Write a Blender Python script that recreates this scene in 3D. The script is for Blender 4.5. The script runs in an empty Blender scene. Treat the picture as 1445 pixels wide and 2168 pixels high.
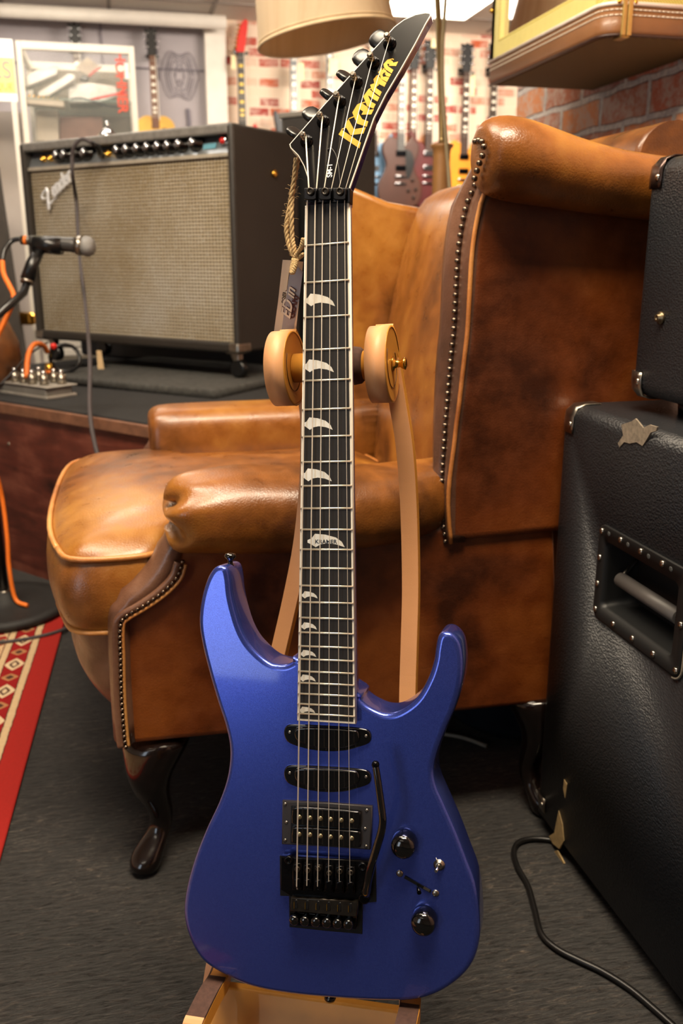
import bpy, bmesh, math, random
from mathutils import Vector, Matrix
from mathutils.geometry import tessellate_polygon
random.seed(7)
S = bpy.context.scene
COL = S.collection

# ------------------------------------------------------------------ camera
F_PX = 1900.0; CAM_H = 0.88
TH = math.atan(544 / F_PX); PH = math.radians(13.45)
s_, c_ = math.sin(TH), math.cos(TH); sp_, cp_ = math.sin(PH), math.cos(PH)
R_ = Vector((cp_, -sp_, 0)); U_ = Vector((s_ * sp_, s_ * cp_, c_)); N_ = Vector((c_ * sp_, c_ * cp_, -s_))
CAM = Vector((0, 0, CAM_H))
cd = bpy.data.cameras.new('camera'); cam = bpy.data.objects.new('camera', cd); COL.objects.link(cam)
cam.matrix_world = Matrix(((R_.x, U_.x, -N_.x, 0), (R_.y, U_.y, -N_.y, 0), (R_.z, U_.z, -N_.z, CAM_H), (0, 0, 0, 1)))
cd.sensor_fit = 'HORIZONTAL'; cd.sensor_width = 24.0; cd.lens = 24.0 * F_PX / 1445.0
cd.clip_start = 0.02; cd.clip_end = 60
cd.dof.use_dof = True; cd.dof.focus_distance = 0.87; cd.dof.aperture_fstop = 7.0
S.camera = cam
S.view_settings.view_transform = 'Standard'; S.view_settings.look = 'None'
S.view_settings.gamma = 1.0; S.view_settings.use_curve_mapping = False
S.view_settings.exposure = 0.12

# ------------------------------------------------------------------ world and big lights
w = bpy.data.worlds.new('world'); S.world = w; w.use_nodes = True
w.node_tree.nodes['Background'].inputs[0].default_value = (1.0, 0.86, 0.70, 1)
w.node_tree.nodes['Background'].inputs[1].default_value = 0.05

def area(name, loc, target, sx, sy, power, color):
    l = bpy.data.lights.new(name, 'AREA'); l.shape = 'RECTANGLE'; l.size = sx; l.size_y = sy
    l.energy = power; l.color = color
    o = bpy.data.objects.new(name, l); COL.objects.link(o)
    o.location = loc; o.rotation_euler = (Vector(target) - Vector(loc)).to_track_quat('-Z', 'Y').to_euler()
    return o
# unseen overhead key, then added overhead fills without fittings; the shop window is behind and left of the camera
area('unseen_overhead_light', (0.2, 0.5, 2.25), (0.2, 0.5, 0), 1.0, 0.45, 60, (1, 0.84, 0.62))
area('unseen_overhead_light', (-0.4, 1.5, 2.24), (1.0, 2.7, 1.0), 1.2, 0.6, 74, (1, 0.85, 0.66))  # added fill, aimed past the amplifier and shade at the brick wall
area('unseen_overhead_light', (1.95, 4.2, 2.25), (1.95, 5.6, 0.9), 1.2, 0.6, 120, (1, 0.86, 0.72))  # added to brighten the back wall
area('unseen_overhead_light', (-0.3, 3.3, 2.25), (-0.3, 4.2, 0.7), 1.2, 0.6, 34, (1, 0.89, 0.77))  # added fill for the left background
area('unseen_overhead_light', (-1.5, -0.9, 2.25), (-1.0, 0.2, 0), 1.2, 0.6, 6, (1, 0.86, 0.68))
area('shop_window_light', (-2.7, -1.45, 0.98), (0.2, 0.8, 0.6), 0.8, 1.7, 15, (0.74, 0.87, 1.0))

# ------------------------------------------------------------------ ray helpers (survey of the room from the photograph)
def ray(u, v):
    return R_ * ((u - 722.5) / F_PX) - U_ * ((v - 1084) / F_PX) + N_
def onX(u, v, x): r = ray(u, v); return CAM + r * (x / r.x)
def onY(u, v, y): r = ray(u, v); return CAM + r * (y / r.y)
def onZ(u, v, z): r = ray(u, v); return CAM + r * ((z - CAM_H) / r.z)
def onD(u, v, t): return CAM + ray(u, v) * t

# ------------------------------------------------------------------ materials
def lin(h):
    h = h.lstrip('#'); c = [int(h[i:i + 2], 16) / 255 for i in (0, 2, 4)]
    return tuple((x / 12.92 if x <= 0.04045 else ((x + 0.055) / 1.055) ** 2.4) for x in c) + (1,)
class NT:
    def __init__(s, name):
        s.m = bpy.data.materials.new(name); s.m.use_nodes = True; s.t = s.m.node_tree
        s.b = s.t.nodes['Principled BSDF']
    def n(s, ty, **k):
        x = s.t.nodes.new(ty)
        for a, b in k.items(): setattr(x, a, b)
        return x
    def l(s, a, b): s.t.links.new(a, b)
    def put(s, x, sock):
        if isinstance(x, bpy.types.NodeSocket): s.l(x, sock)
        else: sock.default_value = x
    def math(s, op, a, b=0.0, c=None):
        x = s.n('ShaderNodeMath', operation=op); s.put(a, x.inputs[0]); s.put(b, x.inputs[1])
        if c is not None: s.put(c, x.inputs[2])
        return x.outputs[0]
    def obj(s): return s.n('ShaderNodeTexCoord').outputs['Object']
    def geo(s): return s.n('ShaderNodeNewGeometry').outputs['Position']
    def xyz(s, v):
        x = s.n('ShaderNodeSeparateXYZ'); s.l(v, x.inputs[0]); return x.outputs
    def comb(s, a, b, c=0.0):
        x = s.n('ShaderNodeCombineXYZ'); s.put(a, x.inputs[0]); s.put(b, x.inputs[1]); s.put(c, x.inputs[2]); return x.outputs[0]
    def mapv(s, v, sc=(1, 1, 1), rot=(0, 0, 0), loc=(0, 0, 0)):
        x = s.n('ShaderNodeMapping'); s.l(v, x.inputs[0]); x.inputs['Scale'].default_value = sc
        x.inputs['Rotation'].default_value = rot; x.inputs['Location'].default_value = loc; return x.outputs[0]
    def noise(s, v, sc, det=4, rough=0.55, dist=0.0):
        x = s.n('ShaderNodeTexNoise'); s.l(v, x.inputs['Vector']); x.inputs['Scale'].default_value = sc
        x.inputs['Detail'].default_value = det; x.inputs['Roughness'].default_value = rough
        x.inputs['Distortion'].default_value = dist; return x.outputs['Fac']
    def ramp(s, f, stops, interp='LINEAR'):
        x = s.n('ShaderNodeValToRGB'); s.l(f, x.inputs[0]); cr = x.color_ramp; cr.interpolation = interp
        while len(cr.elements) < len(stops): cr.elements.new(0.5)
        for e, (p, c) in zip(cr.elements, stops): e.position = p; e.color = c if not isinstance(c, str) else lin(c)
        return x.outputs[0]
    def mix(s, f, a, b):
        x = s.n('ShaderNodeMix', data_type='RGBA'); s.put(f, x.inputs[0])
        for v, k in ((a, 6), (b, 7)):
            if isinstance(v, str): v = lin(v)
            s.put(v, x.inputs[k])
        return x.outputs[2]
    def bump(s, h, st, dist=0.002):
        x = s.n('ShaderNodeBump'); s.l(h, x.inputs['Height']); x.inputs['Strength'].default_value = st
        x.inputs['Distance'].default_value = dist; s.l(x.outputs[0], s.b.inputs['Normal']); return x
    def set(s, **k):
        for a, v in k.items():
            a = a.replace('_', ' ')
            if isinstance(v, str): v = lin(v)
            s.put(v, s.b.inputs[a])
        return s
MATS = {}
def plain(name, col, rough=0.5, metal=0.0, var=0.12, nsc=30, bump=0.0, bsc=120, coat=0.0, spec=0.5, em=None, ems=0, trans=0.0, alpha=1.0):
    if name in MATS: return MATS[name]
    m = NT(name); c = lin(col); p = m.obj()
    f = m.noise(p, nsc, 4)
    d = tuple(x * (1 - var) for x in c[:3]) + (1,); e = tuple(min(1, x * (1 + var)) for x in c[:3]) + (1,)
    m.l(m.ramp(f, [(0.3, d), (0.7, e)]), m.b.inputs['Base Color'])
    m.set(Roughness=rough, Metallic=metal, Coat_Weight=coat, Coat_Roughness=0.04, Specular_IOR_Level=spec)
    if trans: m.set(Transmission_Weight=trans, IOR=1.45)
    if alpha < 1: m.set(Alpha=alpha)
    if bump: m.bump(m.noise(p, bsc, 3), bump)
    if em: m.set(Emission_Color=em, Emission_Strength=ems)
    MATS[name] = m.m; return m.m

def leather(name, dark, mid, light, rough=0.34, coat=0.25, sc=5.0):
    m = NT(name); p = m.obj()
    a = m.noise(p, sc, 3, 0.5, 0.6); b = m.noise(p, sc * 6, 5, 0.6); f = m.math('ADD', m.math('MULTIPLY', a, 0.75), m.math('MULTIPLY', b, 0.25))
    col = m.ramp(f, [(0.36, dark), (0.5, mid), (0.66, light)])
    v = m.n('ShaderNodeTexVoronoi', feature='DISTANCE_TO_EDGE'); m.l(m.mapv(p, (1, 1, 1)), v.inputs['Vector']); v.inputs['Scale'].default_value = 230
    g = m.math('ADD', m.math('MULTIPLY', m.math('MINIMUM', v.outputs['Distance'], 0.25), 1.2), m.math('MULTIPLY', m.noise(m.mapv(p, (1, 1, 1)), 26, 5, 0.6, 1.5), 1.6))
    m.l(col, m.b.inputs['Base Color'])
    m.l(m.ramp(b, [(0.35, (rough * .8,) * 3 + (1,)), (0.7, (rough * 1.35,) * 3 + (1,))]), m.b.inputs['Roughness'])
    m.set(Coat_Weight=coat, Coat_Roughness=0.22); m.bump(g, 0.25, 0.0016)
    return m.m
LEATHER = leather('chair_leather', '#522e11', '#824d1a', '#a26d28')
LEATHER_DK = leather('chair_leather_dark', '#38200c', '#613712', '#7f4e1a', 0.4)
LEATHER_MAUVE = leather('chair_facing_leather', '#3f281d', '#5c3c2c', '#7a5641', 0.35)
PIPING = leather('chair_piping_leather', '#8a4f22', '#b8763a', '#d09552', 0.4)
TAN_LTH = plain('stand_leather', '#d69c6b', 0.5, 0, 0.06, 12, 0.05, 700)
NAIL = plain('nail_brass', '#77685a', 0.25, 1.0, 0.3, 200)
BLACK = plain('black_plastic', '#0d0d0e', 0.3, 0, 0.1, 40)
BLACK_GLOSS = plain('black_gloss', '#060607', 0.12, 0, 0.1, 40, coat=0.6)
BLACK_METAL = plain('black_chrome', '#17171a', 0.18, 0.85, 0.2, 60)
CHROME = plain('chrome', '#c9c9cc', 0.14, 1.0, 0.1, 60)
STEEL = plain('worn_steel', '#9c958a', 0.3, 1.0, 0.25, 90)
BRASS = plain('brass', '#d9a94a', 0.2, 1.0, 0.15, 60)
CREAM = plain('cream_binding', '#e8e0d0', 0.35, 0, 0.06, 60)
WHITE = plain('white_paint', '#e6dfd4', 0.5, 0, 0.06, 10)
RED = plain('red_paint', '#d2231a', 0.4, 0, 0.1, 20)
ORANGE = plain('orange_rubber', '#e0701c', 0.5, 0, 0.1, 20)

def tolex(name, base='#1c1d20', sc=260, st=0.6):
    m = NT(name); p = m.obj()
    v = m.n('ShaderNodeTexVoronoi', feature='F1'); m.l(m.mapv(p, (1, 1, 1.4)), v.inputs['Vector']); v.inputs['Scale'].default_value = sc
    n1 = m.noise(p, sc * 0.7, 4, 0.6, 1.2); h = m.math('ADD', v.outputs['Distance'], n1)
    c = lin(base); m.l(m.mix(m.noise(p, 6, 4), tuple(x * .7 for x in c[:3]) + (1,), tuple(x * 1.5 for x in c[:3]) + (1,)), m.b.inputs['Base Color'])
    m.set(Roughness=0.42); m.bump(h, st, 0.0012); return m.m
TOLEX = tolex('black_tolex'); TOLEX_BL = tolex('blue_black_tolex', '#27231f', 320, 0.4)

# ------------------------------------------------------------------ mesh builder
MW = {}
def smooth_closed(pts, n=6):
    out = []; k = len(pts)
    for i in range(k):
        p0, p1, p2, p3 = [Vector(pts[(i + j) % k]) for j in (-1, 0, 1, 2)]
        for a in range(n):
            t = a / n
            out.append(0.5 * ((2 * p1) + (-p0 + p2) * t + (2 * p0 - 5 * p1 + 4 * p2 - p3) * t * t + (-p0 + 3 * p1 - 3 * p2 + p3) * t ** 3))
    return out
def smooth_open(pts, n=6):
    out = []; P = [Vector(p) for p in pts]; k = len(P)
    for i in range(k - 1):
        p0 = P[i - 1] if i else P[0] * 2 - P[1]; p1, p2 = P[i], P[i + 1]; p3 = P[i + 2] if i + 2 < k else P[-1] * 2 - P[-2]
        for a in range(n):
            t = a / n
            out.append(0.5 * ((2 * p1) + (-p0 + p2) * t + (2 * p0 - 5 * p1 + 4 * p2 - p3) * t * t + (-p0 + 3 * p1 - 3 * p2 + p3) * t ** 3))
    out.append(P[-1]); return out
def area2(o): return sum(o[i][0] * o[(i + 1) % len(o)][1] - o[(i + 1) % len(o)][0] * o[i][1] for i in range(len(o))) / 2
def offset(o, d):
    k = len(o); out = []
    for i in range(k):
        a, b, c = Vector(o[i - 1][:2]), Vector(o[i][:2]), Vector(o[(i + 1) % k][:2])
        e1 = (b - a); e2 = (c - b)
        if e1.length < 1e-9 or e2.length < 1e-9: out.append(b.copy()); continue
        e1.normalize(); e2.normalize()
        n1 = Vector((-e1.y, e1.x)); n2 = Vector((-e2.y, e2.x)); n = n1 + n2
        if n.length < 1e-6: out.append(b + n1 * d); continue
        n.normalize(); q = max(0.55, n.dot(n1)); out.append(b + n * (d / q))
    return out
class B:
    def __init__(s, xf=None): s.v = []; s.f = []; s.xf = xf; s.sm = []
    def pt(s, p):
        p = Vector(p) if len(p) == 3 else Vector((p[0], p[1], 0))
        s.v.append(s.xf(p) if s.xf else p); return len(s.v) - 1
    def face(s, ids, sm=False): s.f.append(tuple(ids)); s.sm.append(sm)
    def poly(s, pts):
        ids = [s.pt(p) for p in pts]; s.face(ids); return s
    def box(s, x0, x1, y0, y1, z0, z1):
        i = [s.pt((x, y, z)) for z in (z0, z1) for y in (y0, y1) for x in (x0, x1)]
        for f in ((0, 2, 3, 1), (4, 5, 7, 6), (0, 1, 5, 4), (2, 6, 7, 3), (0, 4, 6, 2), (1, 3, 7, 5)): s.face([i[k] for k in f])
        return s
    def obox(s, c, ax, hs):
        c = Vector(c); i = []
        for z in (-1, 1):
            for y in (-1, 1):
                for x in (-1, 1): i.append(s.pt(c + Vector(ax[0]) * (x * hs[0]) + Vector(ax[1]) * (y * hs[1]) + Vector(ax[2]) * (z * hs[2])))
        for f in ((0, 2, 3, 1), (4, 5, 7, 6), (0, 1, 5, 4), (2, 6, 7, 3), (0, 4, 6, 2), (1, 3, 7, 5)): s.face([i[k] for k in f])
        return s
    def loft(s, rings, cap=True, sm=True, close=True):
        idx = [[s.pt(p) for p in r] for r in rings]; n = len(rings[0])
        for a, b in zip(idx, idx[1:]):
            for j in range(n if close else n - 1):
                k = (j + 1) % n; s.face((a[j], a[k], b[k], b[j]), sm)
        if cap and close:
            s.cap(idx[0][::-1]); s.cap(idx[-1])
        return s
    def cap(s, ids):
        if len(ids) <= 4: s.face(ids); return
        pts = [s.v[i] for i in ids]
        tri = tessellate_polygon([pts])
        nrm = Vector((0, 0, 0))
        for i in range(len(pts)): nrm += pts[i].cross(pts[(i + 1) % len(pts)])
        for t in tri:
            a, b, c = [pts[k] for k in t]
            if (b - a).cross(c - a).dot(nrm) < 0: t = t[::-1]
            s.face([ids[k] for k in t])
    def slab(s, o, h0, h1, r=0.0, steps=3, r0=None):
        """outline extruded from h0 (back) to h1 (front) with rounded edges"""
        o = [Vector(p[:2]) for p in o]
        if area2(o) < 0: o = o[::-1]
        r0 = r if r0 is None else r0; rings = []
        if r0 > 0:
            for k in range(steps):
                a = math.pi / 2 * k / steps; d = r0 * (1 - math.sin(a)); rings.append((d, h0 + r0 * (1 - math.cos(a))))
            rings.append((0, h0 + r0))
        else: rings.append((0, h0))
        if r > 0:
            rings.append((0, h1 - r))
            for k in range(1, steps + 1):
                a = math.pi / 2 * k / steps; rings.append((r * (1 - math.cos(a)), h1 - r + r * math.sin(a)))
        else: rings.append((0, h1))
        R = []
        for d, h in rings:
            q = offset(o, d) if d > 1e-9 else o
            R.append([(p[0], p[1], h) for p in q])
        return s.loft(R, True, r > 0)
    def cyl(s, a, b, r0, r1=None, n=16, cap=True):
        a = Vector(a); b = Vector(b); r1 = r0 if r1 is None else r1
        d = (b - a).normalized(); x = d.orthogonal().normalized(); y = d.cross(x)
        ring = lambda c, r: [c + x * (r * math.cos(t * 2 * math.pi / n)) + y * (r * math.sin(t * 2 * math.pi / n)) for t in range(n)]
        return s.loft([ring(a, r0), ring(b, r1)], cap)
    def lathe(s, prof, o, ax, n=20, cap=True):
        o = Vector(o); d = Vector(ax).normalized(); x = d.orthogonal().normalized(); y = d.cross(x)
        return s.loft([[o + d * h + x * (r * math.cos(t * 2 * math.pi / n)) + y * (r * math.sin(t * 2 * math.pi / n)) for t in range(n)] for r, h in prof], cap)
    def tube(s, pts, r, n=8, cap=True, smooth=0, flat=1.0, up=None):
        P = smooth_open(pts, smooth) if smooth else [Vector(p) for p in pts]
        rr = r if callable(r) else (lambda t: r); rings = []; prev = None
        for i, p in enumerate(P):
            d = (P[min(i + 1, len(P) - 1)] - P[max(i - 1, 0)])
            if d.length < 1e-9: d = Vector((0, 0, 1))
            d.normalize()
            if up is not None: x = d.cross(Vector(up)); x = x if x.length > 1e-4 else d.orthogonal()
            elif prev is None: x = d.orthogonal()
            else: x = prev - d * prev.dot(d)
            x.normalize(); prev = x; y = d.cross(x); q = rr(i / max(1, len(P) - 1))
            rings.append([p + x * (q * math.cos(t * 2 * math.pi / n)) + y * (q * flat * math.sin(t * 2 * math.pi / n)) for t in range(n)])
        return s.loft(rings, cap)
    def strip(s, pts, wdir, hw, th, smooth=0):
        """rectangular band following pts; wdir half-width direction"""
        P = smooth_open(pts, smooth) if smooth else [Vector(p) for p in pts]
        W = Vector(wdir).normalized(); rings = []
        for i, p in enumerate(P):
            d = (P[min(i + 1, len(P) - 1)] - P[max(i - 1, 0)]).normalized(); n = d.cross(W).normalized()
            rings.append([p - W * hw - n * th, p + W * hw - n * th, p + W * hw + n * th, p - W * hw + n * th])
        return s.loft(rings, True, False)
    def ball(s, c, r, n=12, m=8, sc=(1, 1, 1)):
        c = Vector(c); rings = []
        for k in range(1, m):
            a = math.pi * k / m
            rings.append([c + Vector((sc[0] * r * math.sin(a) * math.cos(t * 2 * math.pi / n), sc[1] * r * math.sin(a) * math.sin(t * 2 * math.pi / n), -sc[2] * r * math.cos(a))) for t in range(n)])
        return s.loft(rings)
    def build(s, name, mat, parent=None, local=False, sub=0, bevel=0.0, kind=None, label=None, autos=None, solid=0):
        V = s.v
        if parent is not None and not local:
            inv = MW[parent.name].inverted(); V = [inv @ v for v in V]
        me = bpy.data.meshes.new(name); me.from_pydata([tuple(v) for v in V], [], s.f)
        for p, q in zip(me.polygons, s.sm): p.use_smooth = q
        bm = bmesh.new(); bm.from_mesh(me); bmesh.ops.recalc_face_normals(bm, faces=bm.faces); bm.to_mesh(me); bm.free()
        o = bpy.data.objects.new(name, me); COL.objects.link(o)
        if isinstance(mat, (list, tuple)):
            for q in mat: me.materials.append(q)
        else: me.materials.append(mat)
        if parent is not None: o.parent = parent; MW[o.name] = MW[parent.name]
        else: MW[o.name] = Matrix.Identity(4)
        if bevel:
            b = o.modifiers.new('bevel', 'BEVEL'); b.width = bevel; b.segments = 2; b.limit_method = 'ANGLE'; b.angle_limit = math.radians(40); b.harden_normals = False
        if sub:
            u = o.modifiers.new('sub', 'SUBSURF'); u.levels = u.render_levels = sub
        if kind: o['kind'] = kind
        if label: o['label'] = label
        return o
def thing(name, label, cat, loc=(0, 0, 0), group=None, mw=None):
    o = bpy.data.objects.new(name, None); COL.objects.link(o); o.empty_display_size = 0.05
    M = mw if mw is not None else Matrix.Translation(Vector(loc))
    o.matrix_world = M; MW[o.name] = M.copy()
    o['label'] = label; o['category'] = cat
    if group: o['group'] = group
    return o
def tag(o, label, cat, group=None):
    o['label'] = label; o['category'] = cat
    if group: o['group'] = group
    return o
def copy_tree(o, parent=None):
    c = o.copy(); COL.objects.link(c)
    if parent is not None: c.parent = parent
    MW[c.name] = MW[o.name]
    for ch in [x for x in bpy.data.objects if x.parent == o]: copy_tree(ch, c)
    return c
def dup(o, mw, label, group=None):
    c = copy_tree(o); c.matrix_world = mw; MW[c.name] = mw.copy(); c['label'] = label
    if group: c['group'] = group
    return c
def glyphs(txt, xf, size, depth=0.0003, bold=0.0, sx=1.0, shear=0.0, spacing=1.0):
    """lettering converted to mesh, placed by xf(x,y,h)"""
    cu = bpy.data.curves.new('lettering', 'FONT'); cu.body = txt; cu.size = size; cu.extrude = depth; cu.offset = bold
    cu.align_x = 'CENTER'; cu.align_y = 'CENTER'; cu.shear = shear; cu.space_character = spacing
    o = bpy.data.objects.new('lettering', cu); COL.objects.link(o)
    dg = bpy.context.evaluated_depsgraph_get(); dg.update()
    me = bpy.data.meshes.new_from_object(o.evaluated_get(dg)); bpy.data.objects.remove(o); b = B(xf)
    for v in me.vertices: b.pt((v.co.x * sx, v.co.y, v.co.z))
    for p in me.polygons: b.face(tuple(p.vertices))
    return b
# ================================================================== SETTING
def m_carpet():
    m = NT('charcoal_carpet'); p = m.geo()
    a = m.noise(m.mapv(p, (14, 60, 10), (0, 0, 0.5)), 3.0, 6, 0.75, 1.2); b = m.noise(p, 3.0, 4, 0.6)
    f = m.math('ADD', m.math('MULTIPLY', a, 0.7), m.math('MULTIPLY', b, 0.3))
    m.l(m.ramp(f, [(0.40, '#0f0d0c'), (0.52, '#242120'), (0.59, '#3a3430'), (0.66, '#6a5f55')]), m.b.inputs['Base Color'])
    m.set(Roughness=0.95, Specular_IOR_Level=0.15, Sheen_Weight=0.1); m.bump(a, 0.9, 0.006); return m.m
def m_brick(name, pos_axes, bw, bh, mortar, msz, cols, fade, scale_noise, bump, rough=0.85, off=(0, 0)):
    m = NT(name); x = m.xyz(m.geo()); v = m.comb(x[pos_axes[0]], x[pos_axes[1]], 0.0)
    wob = m.n('ShaderNodeTexNoise'); m.l(v, wob.inputs['Vector']); wob.inputs['Scale'].default_value = 9
    vm = m.n('ShaderNodeVectorMath', operation='MULTIPLY_ADD'); m.l(wob.outputs['Color'], vm.inputs[0]); vm.inputs[1].default_value = (scale_noise,) * 3; m.l(m.mapv(v, (1, 1, 1), (0, 0, 0), (off[0], off[1], 0)), vm.inputs[2])
    b = m.n('ShaderNodeTexBrick'); m.l(vm.outputs[0], b.inputs['Vector']); b.inputs['Scale'].default_value = 1
    b.inputs['Brick Width'].default_value = bw; b.inputs['Row Height'].default_value = bh; b.inputs['Mortar Size'].default_value = msz
    b.inputs['Mortar Smooth'].default_value = 0.3; b.inputs['Bias'].default_value = 0
    b.inputs['Color1'].default_value = (0, 0, 0, 1); b.inputs['Color2'].default_value = (1, 1, 1, 1); b.inputs['Mortar'].default_value = (0, 0, 0, 1)
    bc = m.ramp(b.outputs['Color'], cols, 'CONSTANT')
    n = m.noise(v, 14, 6, 0.7); n2 = m.noise(v, 60, 5, 0.7)
    bc = m.mix(m.ramp(m.math('ADD', m.math('MULTIPLY', n, 0.6), m.math('MULTIPLY', n2, 0.4)), fade[0]), bc, fade[1])
    mc = m.mix(m.ramp(n2, [(0.35, (0, 0, 0, 1)), (0.65, (1, 1, 1, 1))]), mortar[0], mortar[1])
    m.l(m.mix(b.outputs['Fac'], bc, mc), m.b.inputs['Base Color']); m.set(Roughness=rough, Specular_IOR_Level=0.25)
    h = m.math('SUBTRACT', m.math('MULTIPLY', m.math('ADD', n, m.math('MULTIPLY', n2, 0.5)), 0.5), b.outputs['Fac'])
    m.bump(h, bump, 0.014); return m.m
BACK_BRICK = m_brick('painted_brick_wall', (0, 2), 0.135, 0.058, ('#ecdcc8', '#e0cab4'), 0.006,
    [(0, '#e6d0b8'), (0.4, '#dcbda6'), (0.56, '#c98d74'), (0.7, '#b25547'), (0.84, '#9d3a34'), (0.93, '#c2603f')],
    ([(0.45, (0, 0, 0, 1)), (0.66, (0.85, 0.85, 0.85, 1))], '#e6d0bf'), 0.01, 0.25)
OLD_BRICK = m_brick('old_brick_wall', (1, 2), 0.235, 0.088, ('#b4aeb0', '#e4dcd4'), 0.010,
    [(0, '#bd7a62'), (0.2, '#dc9468'), (0.42, '#c4735a'), (0.62, '#e08c5c'), (0.82, '#ae766c')],
    ([(0.46, (0, 0, 0, 1)), (0.56, (0.75, 0.75, 0.75, 1))], '#ccb9ae'), 0.022, 0.9, off=(0.05, 0.012))
GREY_WALL = plain('grey_wall_paint', '#a9a2a6', 0.7, 0, 0.06, 3)
PALE_WALL = plain('pale_wall_paint', '#cfc5bd', 0.7, 0, 0.08, 3)
TILE = plain('ceiling_tile', '#ddd5cb', 0.9, 0, 0.06, 60, 0.2, 200)
GRID = plain('ceiling_grid_metal', '#8d8278', 0.5)
def st(name, b, m, **k): return b.build(name, m, kind='structure', **k)
st('floor', B().box(-3, 4.2, -4, 6.3, -0.1, 0), m_carpet())
st('ceiling', B().box(-3, 4.2, -4, 6.4, 2.285, 2.385), TILE)
g = B()
for k in range(-5, 8): g.box(0.04 + 0.6 * k - 0.011, 0.04 + 0.6 * k + 0.011, -2, 6.1, 2.277, 2.286)
for k in range(13): g.box(-3, 4.2, 5.81 - 0.6 * k - 0.011, 5.81 - 0.6 * k + 0.011, 2.278, 2.286)
st('trim_1', g, GRID)
st('wall_back', B().box(0.73, 4.2, 6.2, 6.3, 0, 2.285), BACK_BRICK)
st('wall_left', B().box(-3.1, -3, -4, 6.3, 0, 2.285), PALE_WALL)
st('wall_front', B().box(-3, 0.62, 6.2, 6.3, 0, 2.285), GREY_WALL)
st('wall_right', B().box(1.3, 1.7, -4, 2.97, 0, 2.285), OLD_BRICK)
st('wall_rear', B().box(-3, 1.3, -4.1, -4, 0, 2.285), PALE_WALL)
st('wall_side', B().box(4.2, 4.3, -2, 6.3, 0, 2.285), PALE_WALL)
st('trim_2', B().box(0.6, 0.73, 6.12, 6.22, 0, 2.285), WHITE, bevel=0.004)
st('trim_3', B().cyl((-3, 6.0, 2.215), (0.72, 6.0, 2.225), 0.038, n=16), WHITE)
st('trim_4', B().box(-3, 0.6, 6.185, 6.2, 1.985, 1.992).box(-0.02, -0.012, 6.185, 6.2, 0, 2.28).box(-1.2, -1.192, 6.185, 6.2, 0, 2.28), plain('wall_seam', '#77717a', 0.8))

# lit ceiling panels
DIFF = plain('lit_diffuser', '#fff6e6', 0.4, em='#fff3df', ems=10.0)
def panel(x0, x1, y0, y1, lab):
    t = thing('ceiling_light', lab, 'ceiling light', (x0, y0, 2.27), 'lit ceiling panels')
    B().box(x0, x1, y0, y0 + .02, 2.268, 2.284).box(x0, x1, y1 - .02, y1, 2.268, 2.284).box(x0, x0 + .02, y0 + .02, y1 - .02, 2.268, 2.284).box(x1 - .02, x1, y0 + .02, y1 - .02, 2.268, 2.284).build('frame', WHITE, t)
    B().box(x0 + .02, x1 - .02, y0 + .02, y1 - .02, 2.272, 2.282).build('diffuser', DIFF, t)
panel(1.58, 2.18, 4.61, 5.81, 'glowing rectangular ceiling panel behind the headstock tip and lamp shade')

# line drawing on the grey wall
INK = plain('grey_ink', '#6f6a74', 0.8)
d = B()
cx, cz = onY(380, 160, 6.19).x, onY(380, 160, 6.19).z
for a, bb in ((0.118, 0.135), (0.09, 0.12), (0.06, 0.075), (0.03, 0.04), (0.075, 0.1)):
    d.tube([(cx + a * math.cos(t * math.pi / 16), 6.19, cz + bb * math.sin(t * math.pi / 16) - 0.02 * math.sin(t)) for t in range(33)], 0.0022, 5)
d.tube([(cx - .13, 6.19, cz + .14), (cx - .14, 6.19, cz + .05), (cx - .13, 6.19, cz - .03)], 0.004, 5).tube([(cx + .04, 6.19, cz - .19), (cx + .045, 6.19, cz - .26), (cx + .04, 6.19, cz - .4)], 0.012, 6)
tag(d.build('wall_drawing', INK), 'grey line drawing of concentric loops on the grey wall', 'drawing')

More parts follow.
